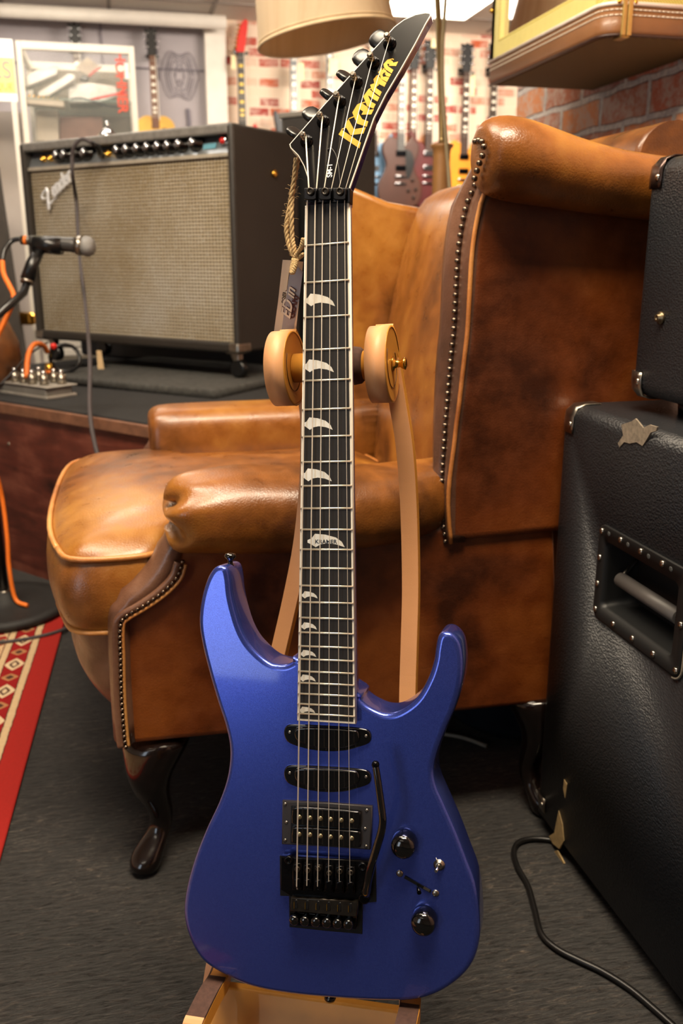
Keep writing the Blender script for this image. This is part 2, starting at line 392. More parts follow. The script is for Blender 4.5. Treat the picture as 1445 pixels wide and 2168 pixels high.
# ================================================================== RUG
def m_rug():
    m = NT('persian_rug'); x = m.xyz(m.obj()); d = m.math('MULTIPLY', x[0], -1.0)   # distance from right edge
    y = x[1]; nz = m.noise(m.obj(), 60, 4, 0.7); n1 = m.noise(m.obj(), 140, 3, 0.6)
    dw = m.math('ADD', d, m.math('MULTIPLY', m.math('SUBTRACT', nz, 0.5), 0.006))
    base = m.ramp(m.math('MULTIPLY', dw, 2.0), [(0, '#98241f'), (0.088, '#3a2420'), (0.093, '#c3a883'), (0.121, '#3a2420'), (0.125, '#8a1a1b'), (0.205, '#3a2420'), (0.209, '#c3a883'), (0.236, '#3a2420'), (0.24, '#8d2a22'), (0.46, '#c3a883'), (0.5, '#8a1a1b')], 'CONSTANT')
    def ell(cd, per, rx, ry, off):
        yy = m.math('SUBTRACT', m.math('MODULO', m.math('ADD', y, 20 * per + off), per), per / 2)
        a = m.math('DIVIDE', m.math('SUBTRACT', d, cd), rx); b = m.math('DIVIDE', yy, ry)
        return m.math('ADD', m.math('ABSOLUTE', a), m.math('POWER', m.math('ABSOLUTE', b), 1.3))
    e = ell(0.083, 0.13, 0.021, 0.032, 0.02)
    base = m.mix(m.math('LESS_THAN', e, 1.0), base, '#cdb592'); base = m.mix(m.math('LESS_THAN', e, 0.55), base, '#5b4438'); base = m.mix(m.math('LESS_THAN', e, 0.25), base, '#cdb592')
    e2 = ell(0.083, 0.13, 0.018, 0.018, 0.085)
    base = m.mix(m.math('LESS_THAN', e2, 1.0), base, '#a8764f'); base = m.mix(m.math('LESS_THAN', e2, 0.5), base, '#4d3028')
    v = m.n('ShaderNodeTexVoronoi', feature='DISTANCE_TO_EDGE'); m.l(m.mapv(m.obj(), (1, 0.8, 1)), v.inputs['Vector']); v.inputs['Scale'].default_value = 42
    inner = m.mix(m.math('LESS_THAN', v.outputs['Distance'], 0.13), m.mix(m.math('GREATER_THAN', nz, 0.52), '#8f2722', '#6b6a4c'), '#c7ab84')
    base = m.mix(m.math('GREATER_THAN', d, 0.122), base, inner)
    m.l(m.mix(m.math('MULTIPLY', n1, 0.25), base, '#30201c'), m.b.inputs['Base Color'])
    m.set(Roughness=0.95, Specular_IOR_Level=0.1); m.bump(n1, 0.4, 0.002); return m.m
a_ = onZ(155, 1255, 0); b_ = onZ(0, 1830, 0); yd = (a_ - b_).normalized(); xd = Vector((yd.y, -yd.x, 0))
M = Matrix(((xd.x, yd.x, 0, b_.x), (xd.y, yd.y, 0, b_.y), (0, 0, 1, 0), (0, 0, 0, 1)))
bb = B(); bb.slab([(-1.3, -0.8), (0, -0.8), (0, 1.165), (-1.3, 1.165)], 0.001, 0.009, 0.003, 2)
o = bb.build('rug', m_rug(), local=True); o.matrix_world = M; MW[o.name] = M
tag(o, 'red patterned rug with cream border lying on the dark carpet under the microphone stand', 'rug')
# ================================================================== ARMCHAIR
Y0 = 1.15; Y1 = 1.86            # near and far outer sides
LEATHER_OUT_SHADED = leather('chair_outer_leather_shaded', '#3a1a0b', '#66300f', '#844618', 0.36)  # redder outer panels, also darkened in colour for shade under arm and wing
ch = thing('wing_armchair', 'worn tan brown leather wing armchair with brass nailheads behind the blue guitar', 'armchair', (0.28, 1.5, 0))
def XZ(y): return lambda p: Vector((p.x, y - p.z, p.y))         # outline in X,Z; height comes toward the camera
def sidept(u, v, y=Y0): q = onY(u, v, y); return (q.x, q.z)
def arm_part(yy, sgn, near):
    # outer side panel with flared front post
    o = [sidept(*p) for p in ((262, 1586), (247, 1420), (243, 1318), (262, 1296), (318, 1250), (350, 1205), (362, 1165), (372, 1120), (470, 1120), (700, 1115), (950, 1120), (1180, 1105), (1185, 1300), (1195, 1494))]
    f = (lambda p: Vector((p.x, yy - p.z * sgn, p.y)))
    B(f).slab(smooth_closed(o[:1] + o[1:8] + o[8:], 1), -0.06, -0.009, 0.010, 3).build('side_panel', LEATHER_OUT_SHADED, ch)
def profile_ring(x, yc, zc, ry, rz, ex=2.4, n=28, sk=0.0):
    out = []
    for t in range(n):
        a = 2 * math.pi * t / n; c, s = math.cos(a), math.sin(a)
        yy = math.copysign(abs(c) ** (2 / ex), c) * ry; zz = math.copysign(abs(s) ** (2 / ex), s) * rz
        out.append((x, yc + yy + sk * zz, zc + zz))
    return out
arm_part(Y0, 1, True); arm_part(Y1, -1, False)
def arm(yc, sg):
    b = B(); R = []; zsh = -.007
    # x, half-width, z centre, half-height, pleat
    for x, ry, zc, rz in [(a + .016 * max(0, 1 - a / .3), b_, c_2, d_) for a, b_, c_2, d_ in ((0.030, .030, .555, .022), (0.034, .052, .556, .038), (0.044, .066, .557, .048), (0.062, .072, .560, .051), (0.085, .074, .560, .053), (0.12, .077, .560, .058), (0.17, .078, .556, .058), (0.26, .078, .552, .056), (0.35, .077, .548, .055), (0.40, .074, .546, .054), (0.44, .066, .545, .050), (.47, .06, .548, .05))]:
        ring = profile_ring(x, yc + .085 * max(0, (x - .32)) / .15, zc + zsh, ry, rz, 2.3, 40)
        k = max(0.0, 1 - abs(x - 0.05) / 0.075)
        ring = [(p[0] - 0.010 * k * math.sin(i * 2 * math.pi / 40 * 5), p[1] * 1.0 + (p[1] - yc) * 0.03 * k * math.sin(i * math.pi / 2.1), p[2] + (p[2] - zc) * 0.06 * k * math.cos(i * math.pi / 2.3)) for i, p in enumerate(ring)]
        R.append(ring)
    b.loft(R); return b
arm(Y0 + 0.012, 1).build('arm_roll', LEATHER, ch, sub=1)
# far arm
b = B(); R = []
zt = onY(400, 846, Y1 - .03).z
for x, ry, rz, dz in ((0.036, .05, .05, 0), (0.041, .062, .062, 0), (0.055, .068, .07, 0), (0.09, .07, .072, 0), (0.3, .07, .072, 0), (0.6, .07, .072, 0)):
    R.append(profile_ring(x, Y1 - 0.07, zt - .074 + dz, ry, rz, 3.2, 32))
b.loft(R).build('arm_roll', LEATHER, ch, sub=1)
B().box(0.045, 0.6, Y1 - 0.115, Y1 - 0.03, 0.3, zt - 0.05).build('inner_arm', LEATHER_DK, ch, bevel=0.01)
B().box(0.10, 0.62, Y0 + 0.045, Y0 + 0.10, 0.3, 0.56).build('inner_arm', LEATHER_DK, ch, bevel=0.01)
# front post facings (leather welts either side of the nail line)
pl = [sidept(*p, Y0 - .004) for p in ((383, 1190), (372, 1222), (340, 1255), (300, 1283), (262, 1306), (251, 1330), (252, 1400), (254, 1480), (260, 1560), (263, 1582))]
B().tube([(x - .004, Y0 - .001, z) for x, z in pl], 0.0055, 8, smooth=4).build('welt', LEATHER_MAUVE, ch)
B().tube([(x + .006, Y0 - .003, z - .004 * (i < 5)) for i, (x, z) in enumerate(pl)], 0.0025, 6, smooth=4).build('welt', PIPING, ch)
post = [sidept(*p) for p in ((375, 1130), (358, 1165), (335, 1215), (300, 1255), (262, 1283), (246, 1306), (244, 1360), (247, 1450), (256, 1580))]
b = B(); rings = []
PP = smooth_open([(a, c, 0) for a, c in post], 3)
for i, p in enumerate(PP):
    r = 0.026 if p.y < .5 else 0.022
    r *= .66; rings.append([(p.x + .007 + r * math.cos(t * math.pi / 8), Y0 + 0.030 + 0.031 * math.sin(t * math.pi / 8), p.y + (r * math.cos(t * math.pi / 8) * (-.6 if i < 12 else 0))) for t in range(16)])
b.loft(rings).build('front_post', LEATHER_MAUVE, ch)
b = B(lambda p: Vector((p.x, Y0 + Y1 - p.y, p.z))); b.loft(rings).build('front_post', LEATHER_MAUVE, ch)
def nails(path, n, r, parent, name='nailhead', yoff=0, nrm=(0, -1, 0)):
    P = [Vector(p) for p in path]; L = [0]
    for a, c in zip(P, P[1:]): L.append(L[-1] + (c - a).length)
    for i in range(n):
        t = L[-1] * i / (n - 1); k = max(j for j in range(len(L)) if L[j] <= t + 1e-9); k = min(k, len(P) - 2)
        q = P[k].lerp(P[k + 1], (t - L[k]) / max(1e-9, L[k + 1] - L[k]))
        B().ball(q, r, 8, 6).build(name, NAIL, parent)
nails([(x + .002, Y0 - .004, z) for x, z in [(p.x, p.y) for p in smooth_open([(a, c, 0) for a, c in pl], 3)]], 38, 0.0034, ch)
# front rail (bowed) and pleated lower roll
def bow(x, z, y0, y1, out, n=14):
    r = []
    for i in range(n + 1):
        t = i / n; r.append((x - out * math.sin(math.pi * t) ** 0.6, y0 + (y1 - y0) * t, z))
    return r
prof = ((.47, .005), (.44, .022), (.40, .030), (.36, .026), (.33, .014), (.31, .022), (.28, .014), (.25, -.004), (.225, -.022), (.213, -.035))
b = B(); rr = []
for z, d in prof:
    f = bow(-0.036 - d * 1.25, z, Y0 + .035, Y1 - .035, 0.058); rr.append(f + [(0.10, Y1 - .035, z), (0.10, Y0 + .035, z)])
b.loft(rr).build('front_rail', LEATHER_MAUVE, ch, sub=1)
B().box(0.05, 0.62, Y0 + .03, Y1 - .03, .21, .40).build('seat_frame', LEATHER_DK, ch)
# seat cushion: T shaped, domed
def cush():
    b = B(); zt, zb = .50, .375; rings = []
    out = [(-.105, Y0 + .10), (-.122, Y0 + .20), (-.128, (Y0 + Y1) / 2), (-.122, Y1 - .14), (-.10, Y1 - .05), (-.04, Y1 - .035), (.03, Y1 - .04), (.055, Y1 - .10), (.3, Y1 - .12), (.46, Y1 - .13), (.46, Y0 + .13), (.3, Y0 + .12), (.055, Y0 + .105), (.03, Y0 + .05), (-.03, Y0 + .038), (-.085, Y0 + .05)]
    o = smooth_closed([(x, y, 0) for x, y in out], 3); c = (.17, (Y0 + Y1) / 2)
    def ring(k, z): return [(c[0] + (p.x - c[0]) * k, c[1] + (p.y - c[1]) * (1 - (1 - k) * 1.1), z) for p in o]
    for k, z in ((.3, .377), (.7, .373), (.9, .366), (.975, .372), (1.0, .378), (1.035, .40), (1.045, .43), (1.035, .46), (1.01, .482), (.985, .493), (.93, .505), (.85, .514), (.7, .522), (.45, .527), (.2, .528)): rings.append(ring(k, z))
    b.loft(rings); cu = b.build('seat_cushion', LEATHER, ch, sub=1)
    B().tube(ring(1.012, .487) + ring(1.012, .487)[:1], 0.0042, 6).build('cushion_piping', PIPING, cu)
    B().tube(ring(1.006, .380) + ring(1.006, .380)[:1], 0.0042, 6).build('cushion_piping', PIPING, cu)
cush()
# back: leaning padded slab, inner face toward -X
def back():
    b = B(); R = []
    for z, x0, x1 in ((.28, .50, .66), (.45, .50, .70), (.60, .515, .74), (.75, .53, .79), (.88, .56, .83), (.95, .58, .85), (.985, .60, .86), (1.008, .64, .85)):
        ya, yb = Y0 + .05, Y1 - .04; m = .5 * (ya + yb); r = []
        for t in range(9): r.append((x0 - .045 * math.sin(math.pi * t / 8) ** .7, ya + (yb - ya) * t / 8, z))
        for t in range(5): r.append((x1, yb + (ya - yb) * t / 4, z))
        R.append(r)
    b.loft(R).build('back_rest', LEATHER, ch, sub=1)
    B().loft([[(.80 + .058 * math.cos(a * math.pi / 10), y, 1.018 + .05 * math.sin(a * math.pi / 10)) for a in range(20)] for y in (Y0 + .10, Y0 + .12, Y1 - .08, Y1 - .04)]).build('back_roll', LEATHER, ch)
back()
# wings
def edge_off(v):
    T = ((0, 62), (700, 62), (850, 50), (950, 38), (1065, 16), (1150, 4), (2000, 4))
    for (a, p), (b, q) in zip(T, T[1:]):
        if a <= v <= b: return p + (q - p) * (v - a) / (b - a)
def wing(sg, near):
    yo = Y0 if near else Y1
    f = lambda p: Vector((p.x, yo - p.z * sg, p.y))
    dz = 0 if near else -0.02
    front = [(943, 1150), (925, 1010), (921, 900), (925, 750), (930, 640), (938, 520), (955, 430), (985, 330), (1000, 275)]
    fo = [sidept(u + edge_off(v), v) for i, (u, v) in enumerate(front)]
    o = [(x - (0 if near else .055), z + dz) for x, z in fo] + [(.52, 1.0 + dz), (.62, .985 + dz), (.74, .985 + dz), (.86, .98 + dz), (.84, .86), (.78, .7), (.70, .49)]
    B(f).slab(o, -0.085, 0.0, 0.012, 3).build('wing', LEATHER_OUT_SHADED if near else LEATHER, ch)
    # front facing band, faces -X, widening to the inside
    R = []
    for (u, v) in [(p.x, p.y) for p in smooth_open([(a, c, 0) for a, c in [(950, 1150), (936, 1090), (925, 1010), (921, 900), (925, 750), (930, 640), (938, 520), (955, 430), (985, 330), (1006, 268)]], 3)]:
        x, z = sidept(u + edge_off(v), v); z += dz; x -= 0 if near else .055; kk = max(.25, min(1, edge_off(v) / 56)) if v > 430 else .35 + .65 * (v - 268) / 162
        r = [(x + .022, yo + sg * .004, z), (x + .003, yo + sg * .0, z), (x - .004, yo + sg * .010, z), (x - .003, yo + sg * .030, z), (x - .001, yo + sg * .038, z), (x - .007, yo + sg * .044, z), (x - .014, yo + sg * .060, z), (x - .012, yo + sg * .078, z), (x + .004, yo + sg * .094, z), (x + .03, yo + sg * .094, z)]
        r = [(a, yo + (b - yo) * kk - sg * (.035 if c > .9 else 0) * (1 - kk), c) for a, b, c in r]
        R.append(r)
    B().loft(R).build('wing_facing', LEATHER_MAUVE, ch)
    path = [(r[4][0] - .004, r[4][1], r[4][2]) for r in R]
    if near:
        B().tube([(r[1][0] - .003, r[1][1] - .001, r[1][2]) for r in R], 0.0032, 6).build('welt', PIPING, ch)
        nails(path[:-1] + [tuple(onX(u, v, .443)) for u, v in ((1002, 300), (1016, 297), (1024, 306), (1022, 325), (1012, 352), (1004, 378))], 62, 0.0042, ch)
    # outward rolled top
    T = []
    zt = 1.047 + dz * 2.2; xs = 0 if near else -.055
    for x, r, dzz in ((.448, .022, -.016), (.450, .036, -.010), (.458, .046, -.002), (.48, .051, .002), (.51, .051, -.002), (.55, .047, -.014), (.60, .043, -.028), (.66, .041, -.038), (.72, .041, -.043), (.80, .040, -.045), (.86, .03, -.05)):
        if not near: x += xs; r *= .62
        zc = zt + dzz - r
        T.append([(x, yo - sg * .018 + sg * 1.05 * r * math.cos(a * math.pi / 16) * (1.0), zc + r * math.sin(a * math.pi / 16)) for a in range(32)])
    B().loft(T).build('wing_roll', LEATHER, ch, sub=1)
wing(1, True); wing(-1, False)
# cabriole legs
WOOD_DK = plain('dark_stained_leg_wood', '#120a08', 0.2, 0, 0.35, 40, 0.1, 60, coat=0.5)
def leg(x, y, dx, dy):
    b = B(); R = []
    for z, off, r in ((.214, .006, .050), (.20, .004, .050), (.18, -.002, .043), (.155, -.010, .033), (.125, -.008, .026), (.10, .000, .0205), (.075, .006, .017), (.055, .002, .0165), (.04, -.010, .020), (.028, -.020, .024), (.014, -.025, .024), (.004, -.022, .018), (0.0, -.020, .012)):
        r2 = r * (1.0 if z > .15 else 1); R.append([(x + dx * (-off) * -1 + r2 * math.cos(a * math.pi / 10), y + dy * off + r2 * math.sin(a * math.pi / 10), z) for a in range(20)])
    return b.loft(R)
for lx, ly, dx, dy in ((.005, Y0 + .045, 1, 1), (.005, Y1 - .045, 1, -1), (.605, Y0 + .04, -.6, 1), (.605, Y1 - .04, -.6, -1)):
    l = leg(lx, ly, dx, dy).build('leg', WOOD_DK, ch, sub=1)
# ================================================================== BLUE GUITAR
psi, beta = math.radians(14.5), math.radians(4.4)
ex = (R_ * math.cos(psi) - N_ * math.sin(psi)).normalized()
ey = (U_ * math.cos(beta) - N_ * math.sin(beta)); ey = (ey - ex * ey.dot(ex)).normalized(); ez = ex.cross(ey)
O_ = onD(690, 1084, 0.8592)
GM = Matrix(((ex.x, ey.x, ez.x, O_.x), (ex.y, ey.y, ez.y, O_.y), (ex.z, ey.z, ez.z, O_.z), (0, 0, 0, 1)))
GI = GM.inverted(); CL = GI @ CAM
def gp(u, v, h=0.0):
    r = GI.to_3x3() @ ray(u, v); t = (h - CL.z) / r.z; return CL + r * t
gt = thing('electric_guitar', 'metallic blue electric guitar with black pointed headstock leaning upright on a wooden stand', 'guitar', mw=GM)
L = dict(local=True)
def m_blue():
    m = NT('metallic_blue_lacquer'); p = m.obj()
    v = m.n('ShaderNodeTexVoronoi'); m.l(p, v.inputs['Vector']); v.inputs['Scale'].default_value = 1800
    m.l(m.mix(m.xyz(v.outputs['Color'])[0], '#3a4aa8', '#4c60c4'), m.b.inputs['Base Color'])
    m.set(Metallic=0.78, Roughness=0.26, Coat_Weight=0.7, Coat_Roughness=0.05, Coat_IOR=1.5); return m.m
BLUE = m_blue()
BLUE_DK = plain('violet_blue_lacquer', '#3a2f68', 0.25, 0.4, 0.1, 40, coat=0.8)
EBONY = plain('dark_fingerboard_wood', '#171210', 0.6, 0, 0.25, 90)
PEARL = plain('pearl_inlay', '#ddd8cc', 0.22, 0.1, 0.12, 60, coat=0.3)
FRET = plain('fret_wire', '#e2ddcc', 0.3, 0.75, 0.05, 50)
HEAD_BLK = plain('black_headstock_lacquer', '#08080a', 0.2, 0, 0.2, 30, coat=0.6)
GOLD = plain('gold_lettering', '#cc9c34', 0.4, 0.35, 0.12, 80)
WOUND = plain('string_steel', '#efe4d2', 0.35, 0.3, 0.05, 60)
POLE = plain('pole_piece', '#a99a78', 0.3, 0.9, 0.2, 200)
CHARC = plain('charcoal_plastic', '#2c2829', 0.45, 0, 0.1, 60)
BRK_METAL = plain('dusty_black_metal', '#100f10', 0.25, 0.7, 0.5, 300)
BRK_PLATE = plain('smoked_metal', '#3a352f', 0.3, 0.8, 0.3, 120)

body_px = [(629, 1394), (616, 1403), (597, 1409), (566, 1401), (531, 1370), (511, 1338), (498, 1300), (489, 1262), (485, 1226), (479, 1204), (466, 1198), (450, 1204), (436, 1227), (424, 1268), (419, 1316), (425, 1363), (440, 1425), (458, 1487), (475, 1540), (484, 1590), (479, 1645), (461, 1700), (434, 1758), (409, 1822), (392, 1885), (387, 1938), (399, 1989), (427, 2036), (474, 2067), (535, 2093), (615, 2108), (709, 2117), (800, 2122), (868, 2121), (920, 2108), (968, 2078), (1000, 2040), (1014, 1990), (1013, 1930), (1005, 1873), (986, 1820), (964, 1762), (938, 1702), (921, 1662), (917, 1628), (926, 1590), (943, 1545), (962, 1500), (976, 1450), (980, 1405), (974, 1364), (958, 1343), (940, 1338), (927, 1347), (921, 1372), (917, 1400), (905, 1437), (880, 1480), (843, 1507), (813, 1511), (782, 1499), (761, 1483), (752, 1466), (740, 1440), (640, 1380)]
BO = smooth_closed([(gp(u, v).x, gp(u, v).y, 0) for u, v in body_px[:-2]], 5)
b = B(); b.slab(BO, -0.044, 0.0, 0.0055, 5, 0.006); body = b.build('body', BLUE, gt, **L)
# neck and fingerboard
hN = 0.010
nl, nr, el, er = gp(645, 431, hN), gp(738.5, 431, hN), gp(628, 1527, hN), gp(752, 1533, hN)
yn, ye = (nl.y + nr.y) / 2, (el.y + er.y) / 2
def fb(y):
    t = (yn - y) / (yn - ye); return nl.x + (el.x - nl.x) * t, nr.x + (er.x - nr.x) * t
B().slab([(nl.x, yn), (el.x, ye), (er.x, ye), (nr.x, yn)], 0.003, 0.0097, 0.0006, 1, 0).build('fretboard_binding', CREAM, gt, **L)
ins = 0.0021
board = B().slab([(nl.x + ins, yn), (el.x + ins, ye + ins * 1.2), (er.x - ins, ye + ins * 1.2), (nr.x - ins, yn)], 0.005, hN, 0).build('fretboard', EBONY, gt, **L)
neck = B(); R = []
for y, th_ in ((yn + .012, .014), (yn - .01, .0135), (yn - .2, .015), (ye + .12, .017), (ye + .05, .03), (ye + .01, .034)):
    a, c = fb(y); m_ = (a + c) / 2; w_ = (c - a) / 2
    R.append([(m_ - w_, y, .004)] + [(m_ - w_ * math.cos(k * math.pi / 12), y, .001 - th_ * math.sin(k * math.pi / 12) ** .8) for k in range(13)] + [(m_ + w_, y, .004)])
neck.loft(R).build('neck', BLUE_DK, gt, **L)
for k in range(1, 25):
    v = 432.8; sk = 1 - 2 ** (-k / 12); v = (432.8 + 1531 * sk) / (1 + .0593 * sk)
    y = gp(690, v, hN).y; a, c = fb(y)
    B().tube([(a + .0004, y, hN - .0002), (c - .0004, y, hN - .0002)], 0.0011, 8).build('fret', FRET, gt, **L)
fin = [(0, .47), (.11, .33), (.2, 0), (.48, .07), (.76, .28), (.92, .60), (1, 1), (.77, .79), (.53, .71), (.35, .79), (.22, 1), (.08, .76), (0, .66)]
def inlay(u0, u1, v0, v1):
    f = smooth_closed([(x, y, 0) for x, y in fin], 1)
    return B().slab([(lambda q: (q.x, q.y))(gp(u0 + (u1 - u0) * p.x, v0 + (v1 - v0) * p.y, hN)) for p in f], hN - .0005, hN + .0001, 0)
for q in ((644, 709, 621.6, 648.3), (641, 706.6, 761, 788), (642, 704, 883.6, 910), (638.5, 702, 991.7, 1019), (637.5, 672, 1251.6, 1267), (636.5, 670.4, 1317.5, 1333), (635, 669, 1376, 1391), (633.6, 668, 1428, 1443), (632.6, 667, 1496, 1510)):
    inlay(*q).build('inlay', PEARL, gt, **L)
big = inlay(650.7, 729.4, 1130, 1158.5).build('inlay', PEARL, gt, label='larger pearl inlay lettered KRAMER', **L)
c0 = gp(689.6, 1147, hN)
glyphs('KRAMER', lambda p: c0 + Vector((p.x, p.y, p.z + .0002)), 0.0052, 0.0001, 0.00008, 1.05, spacing=1.05).build('lettering', BLACK, big, **L)

# headstock, tilted back behind the nut
HA = math.radians(9); HO = Vector((0, yn + 0.004, 0.004)); h2 = Vector((0, math.cos(HA), -math.sin(HA))); hn = Vector((0, math.sin(HA), math.cos(HA)))
HX = lambda p: HO + Vector((p.x, 0, 0)) + h2 * p.y + hn * p.z
def hp(u, v, h=0.0):
    r = GI.to_3x3() @ ray(u, v); t = ((HO + hn * h) - CL).dot(hn) / r.dot(hn); q = CL + r * t - HO - hn * h
    return (q.x, q.dot(h2))
hs_px = [(652, 430), (652, 396), (650, 374), (642, 351), (630, 329), (614, 313), (612, 305), (680, 227), (760, 136.5), (834, 56), (854, 41), (879, 30), (900, 26), (911, 27), (912, 32), (901, 51), (879, 93), (849, 146), (817, 200), (792, 250), (769, 315), (752, 365), (741, 396), (739, 430)]
ho = [hp(*p) for p in hs_px]
hd = B(HX).slab(ho, -0.0145, -0.0022, 0.0, 2, 0.003).build('headstock', BLUE_DK, gt, **L)
B(HX).slab(ho, -0.0022, 0.0, 0.0003, 1, 0).build('headstock_binding', CREAM, hd, **L)
oi = [Vector(p) for p in ho]
if area2(oi) < 0: oi = oi[::-1]
face = B(HX).slab(offset(oi, 0.0011), -0.001, 0.0003, 0.0).build('headstock_face', HEAD_BLK, hd, **L)
def zk(x, y): return hp(700 + x / 9.031, 110 + y / 9.031, .0004)
letters = [[(205, 1487), (575, 1735), (543, 1845), (147, 1578)], [(338, 1282), (268, 1385), (290, 1440), (375, 1592), (625, 1560), (668, 1440), (440, 1480)], [(197, 1495), (215, 1468), (285, 1436), (292, 1452)],
    [(338, 1290), (345, 1268), (440, 1228), (446, 1246)],
    [(560, 978), (500, 1010), (410, 1160), (445, 1245), (500, 1370), (685, 1432), (715, 1330), (600, 1285), (548, 1200), (522, 1135), (555, 1098), (618, 1138), (585, 1200), (772, 1195), (822, 1098), (710, 1108), (705, 1055), (600, 985), (668, 968), (660, 950)],
    [(720, 712), (618, 855), (650, 925), (690, 1033), (816, 1087), (857, 1000), (765, 948), (712, 838), (722, 836), (815, 905), (890, 948), (928, 868), (850, 818), (790, 755), (742, 718), (775, 705), (765, 690)],
    [(830, 600), (750, 630), (785, 735), (935, 848), (972, 765), (865, 690), (885, 655), (918, 635), (905, 608), (1025, 668), (1062, 590), (975, 535), (918, 465), (932, 445), (920, 435), (870, 455), (815, 522)],
    [(985, 296), (905, 388), (938, 450), (962, 520), (1070, 577), (1118, 490), (1045, 470), (1000, 480), (985, 440), (1010, 400), (1040, 395), (1048, 412), (1030, 418), (1060, 462), (1122, 480), (1152, 428), (1075, 385), (1045, 345), (1020, 335), (1030, 318), (1005, 312), (990, 350), (975, 330)],
    [(1080, 150), (1005, 235), (1015, 290), (1050, 340), (1160, 412), (1195, 345), (1100, 280), (1075, 240), (1090, 225), (1118, 238), (1110, 268), (1245, 270), (1287, 185), (1190, 205), (1185, 182), (1140, 152), (1178, 142), (1192, 158), (1207, 140), (1182, 124)]]
lg = B(HX)
for P in letters: lg.slab([zk(*p) for p in P], 0.0003, 0.0006, 0)
lg.build('logo_lettering', GOLD, hd, label='gold lettering KRAMER', **L)
tc = hp(698, 361, .0004); glyphs('SM-1', lambda p: HX(Vector((tc[0] - p.y, tc[1] + p.x, .0005 + p.z))), 0.0072, 0.0001, 0.0001, 0.9).build('model_lettering', plain('white_print', '#dfe3e6', .5), hd, **L)
q = hp(697, 318, 0); B(HX).lathe([(0.0016, 0), (0.0018, .001), (.001, .0014)], (q[0], q[1], 0), (0, 0, 1), 10).build('screw', BLACK_METAL, hd, **L)
def arc(px): return [(hp(u, v, .0003)[0], hp(u, v, .0003)[1], .0004) for u, v in px]
B(HX).tube(arc([(700, 312), (709, 325), (715, 345), (718, 370), (720, 395)]), 0.00035, 5, smooth=4).build('cover_edge', plain('grey_edge', '#4a4644', .4), hd, **L)
# tuners
posts = [(648, 298), (683, 256), (718, 214), (753, 173), (789, 132), (824, 91)]
edir = (Vector(hp(834, 57)) - Vector(hp(612, 306))).normalized(); wdir = Vector((-edir.y, edir.x, 0)); ed3 = Vector((edir.x, edir.y, 0))
tops = []
for i, (u, v) in enumerate(posts):
    q = hp(u, v, .002); c = Vector((q[0], q[1], 0))
    tn = B(HX).lathe([(.0062, .0002), (.0062, .0012), (.0050, .0018), (.0050, .0036), (.0042, .0048), (.003, .005)], c, (0, 0, 1), 20).build('tuner', BLACK_METAL, hd, **L)
    B(HX).lathe([(.0029, .004), (.0029, .0095), (.0021, .0102), (.0021, .0118), (.0030, .0126), (.0030, .0145), (.0016, .0162)], c, (0, 0, 1), 14).build('post', STEEL, tn, **L)
    tops.append(HX(c + Vector((.0022, -.0006, .0112))))
    # button behind the edge
    e0 = Vector(hp(612, 306)); t_ = (Vector((c.x, c.y)) - e0).dot(Vector((edir.x, edir.y))); ep = Vector((e0.x, e0.y, 0)) + ed3 * t_
    ang = (1.0, .55, 1.1, 1.0, .25, .1)[i]
    kc = ep + wdir * .0085 + Vector((0, 0, -.0095)); kn = Vector((0, 0, 1)) * math.cos(ang) + ed3 * math.sin(ang); kw = wdir.cross(kn)
    bb = B(HX); bb.cyl(ep - wdir * .003 + Vector((0, 0, -.0095)), kc, .0024, .0022, 10)
    rg = []
    for d, s1 in ((-.0075, .45), (-.006, .8), (-.002, 1.0), (.003, 1.0), (.0065, .85), (.0082, .5)):
        rg.append([kc + wdir * d + kw * (.0092 * s1 * math.copysign(abs(math.cos(a * math.pi / 10)) ** .7, math.cos(a * math.pi / 10))) + kn * (.0034 * (.6 + .4 * s1) * math.copysign(abs(math.sin(a * math.pi / 10)) ** .7, math.sin(a * math.pi / 10))) for a in range(20)])
    bb.loft(rg).build('button', BLACK, tn, **L)
# locking nut
nut = B().slab([(gp(u, v, .012).x, gp(u, v, .012).y) for u, v in ((645, 429), (741, 429), (741, 398), (645, 398))], .002, .0125, 0).build('locking_nut', BLACK_METAL, gt, bevel=.0005, **L)
for k, u in enumerate((656, 687.5, 718.5)):
    p0 = gp(u, 409, .017)
    o = []
    for du, v in ((-12, 398), (13, 398), (13, 421), (7, 423), (-6, 423), (-13, 421)): q = gp(u + du, v, .017); o.append((q.x, q.y))
    cl = B().slab(o, .012, .0172, .0005, 1).build('clamp', BLACK_METAL, nut, **L)
    q = gp(u, 405, .019); B().lathe([(.0036, .0168), (.0036, .0192), (.0031, .0197), (.0019, .0197), (.0017, .0182)], (q.x, q.y, 0), (0, 0, 1), 20).build('screw', BRK_PLATE, cl, **L)
# strings
nu = [649.8, 666.8, 682.5, 698.2, 713.6, 728.8]; hu = [653.5, 669.7, 685.9, 701.3, 717, 731.2]
bu = [(627.6, 1876), (649.2, 1874), (671.8, 1876), (695.2, 1866), (717.7, 1866), (740.3, 1868)]
rad = [.00072, .00062, .00052, .00034, .00030, .00027]
for i in range(6):
    a = gp(*bu[i], .017); n1 = gp(nu[i], 432, .0135); n2 = gp(hu[i], 399, .0135)
    B().tube([a + Vector((0, -.004, -.002)), a, n1, n2, tops[i]], rad[i], 8).build('string', WOUND, gt, **L)
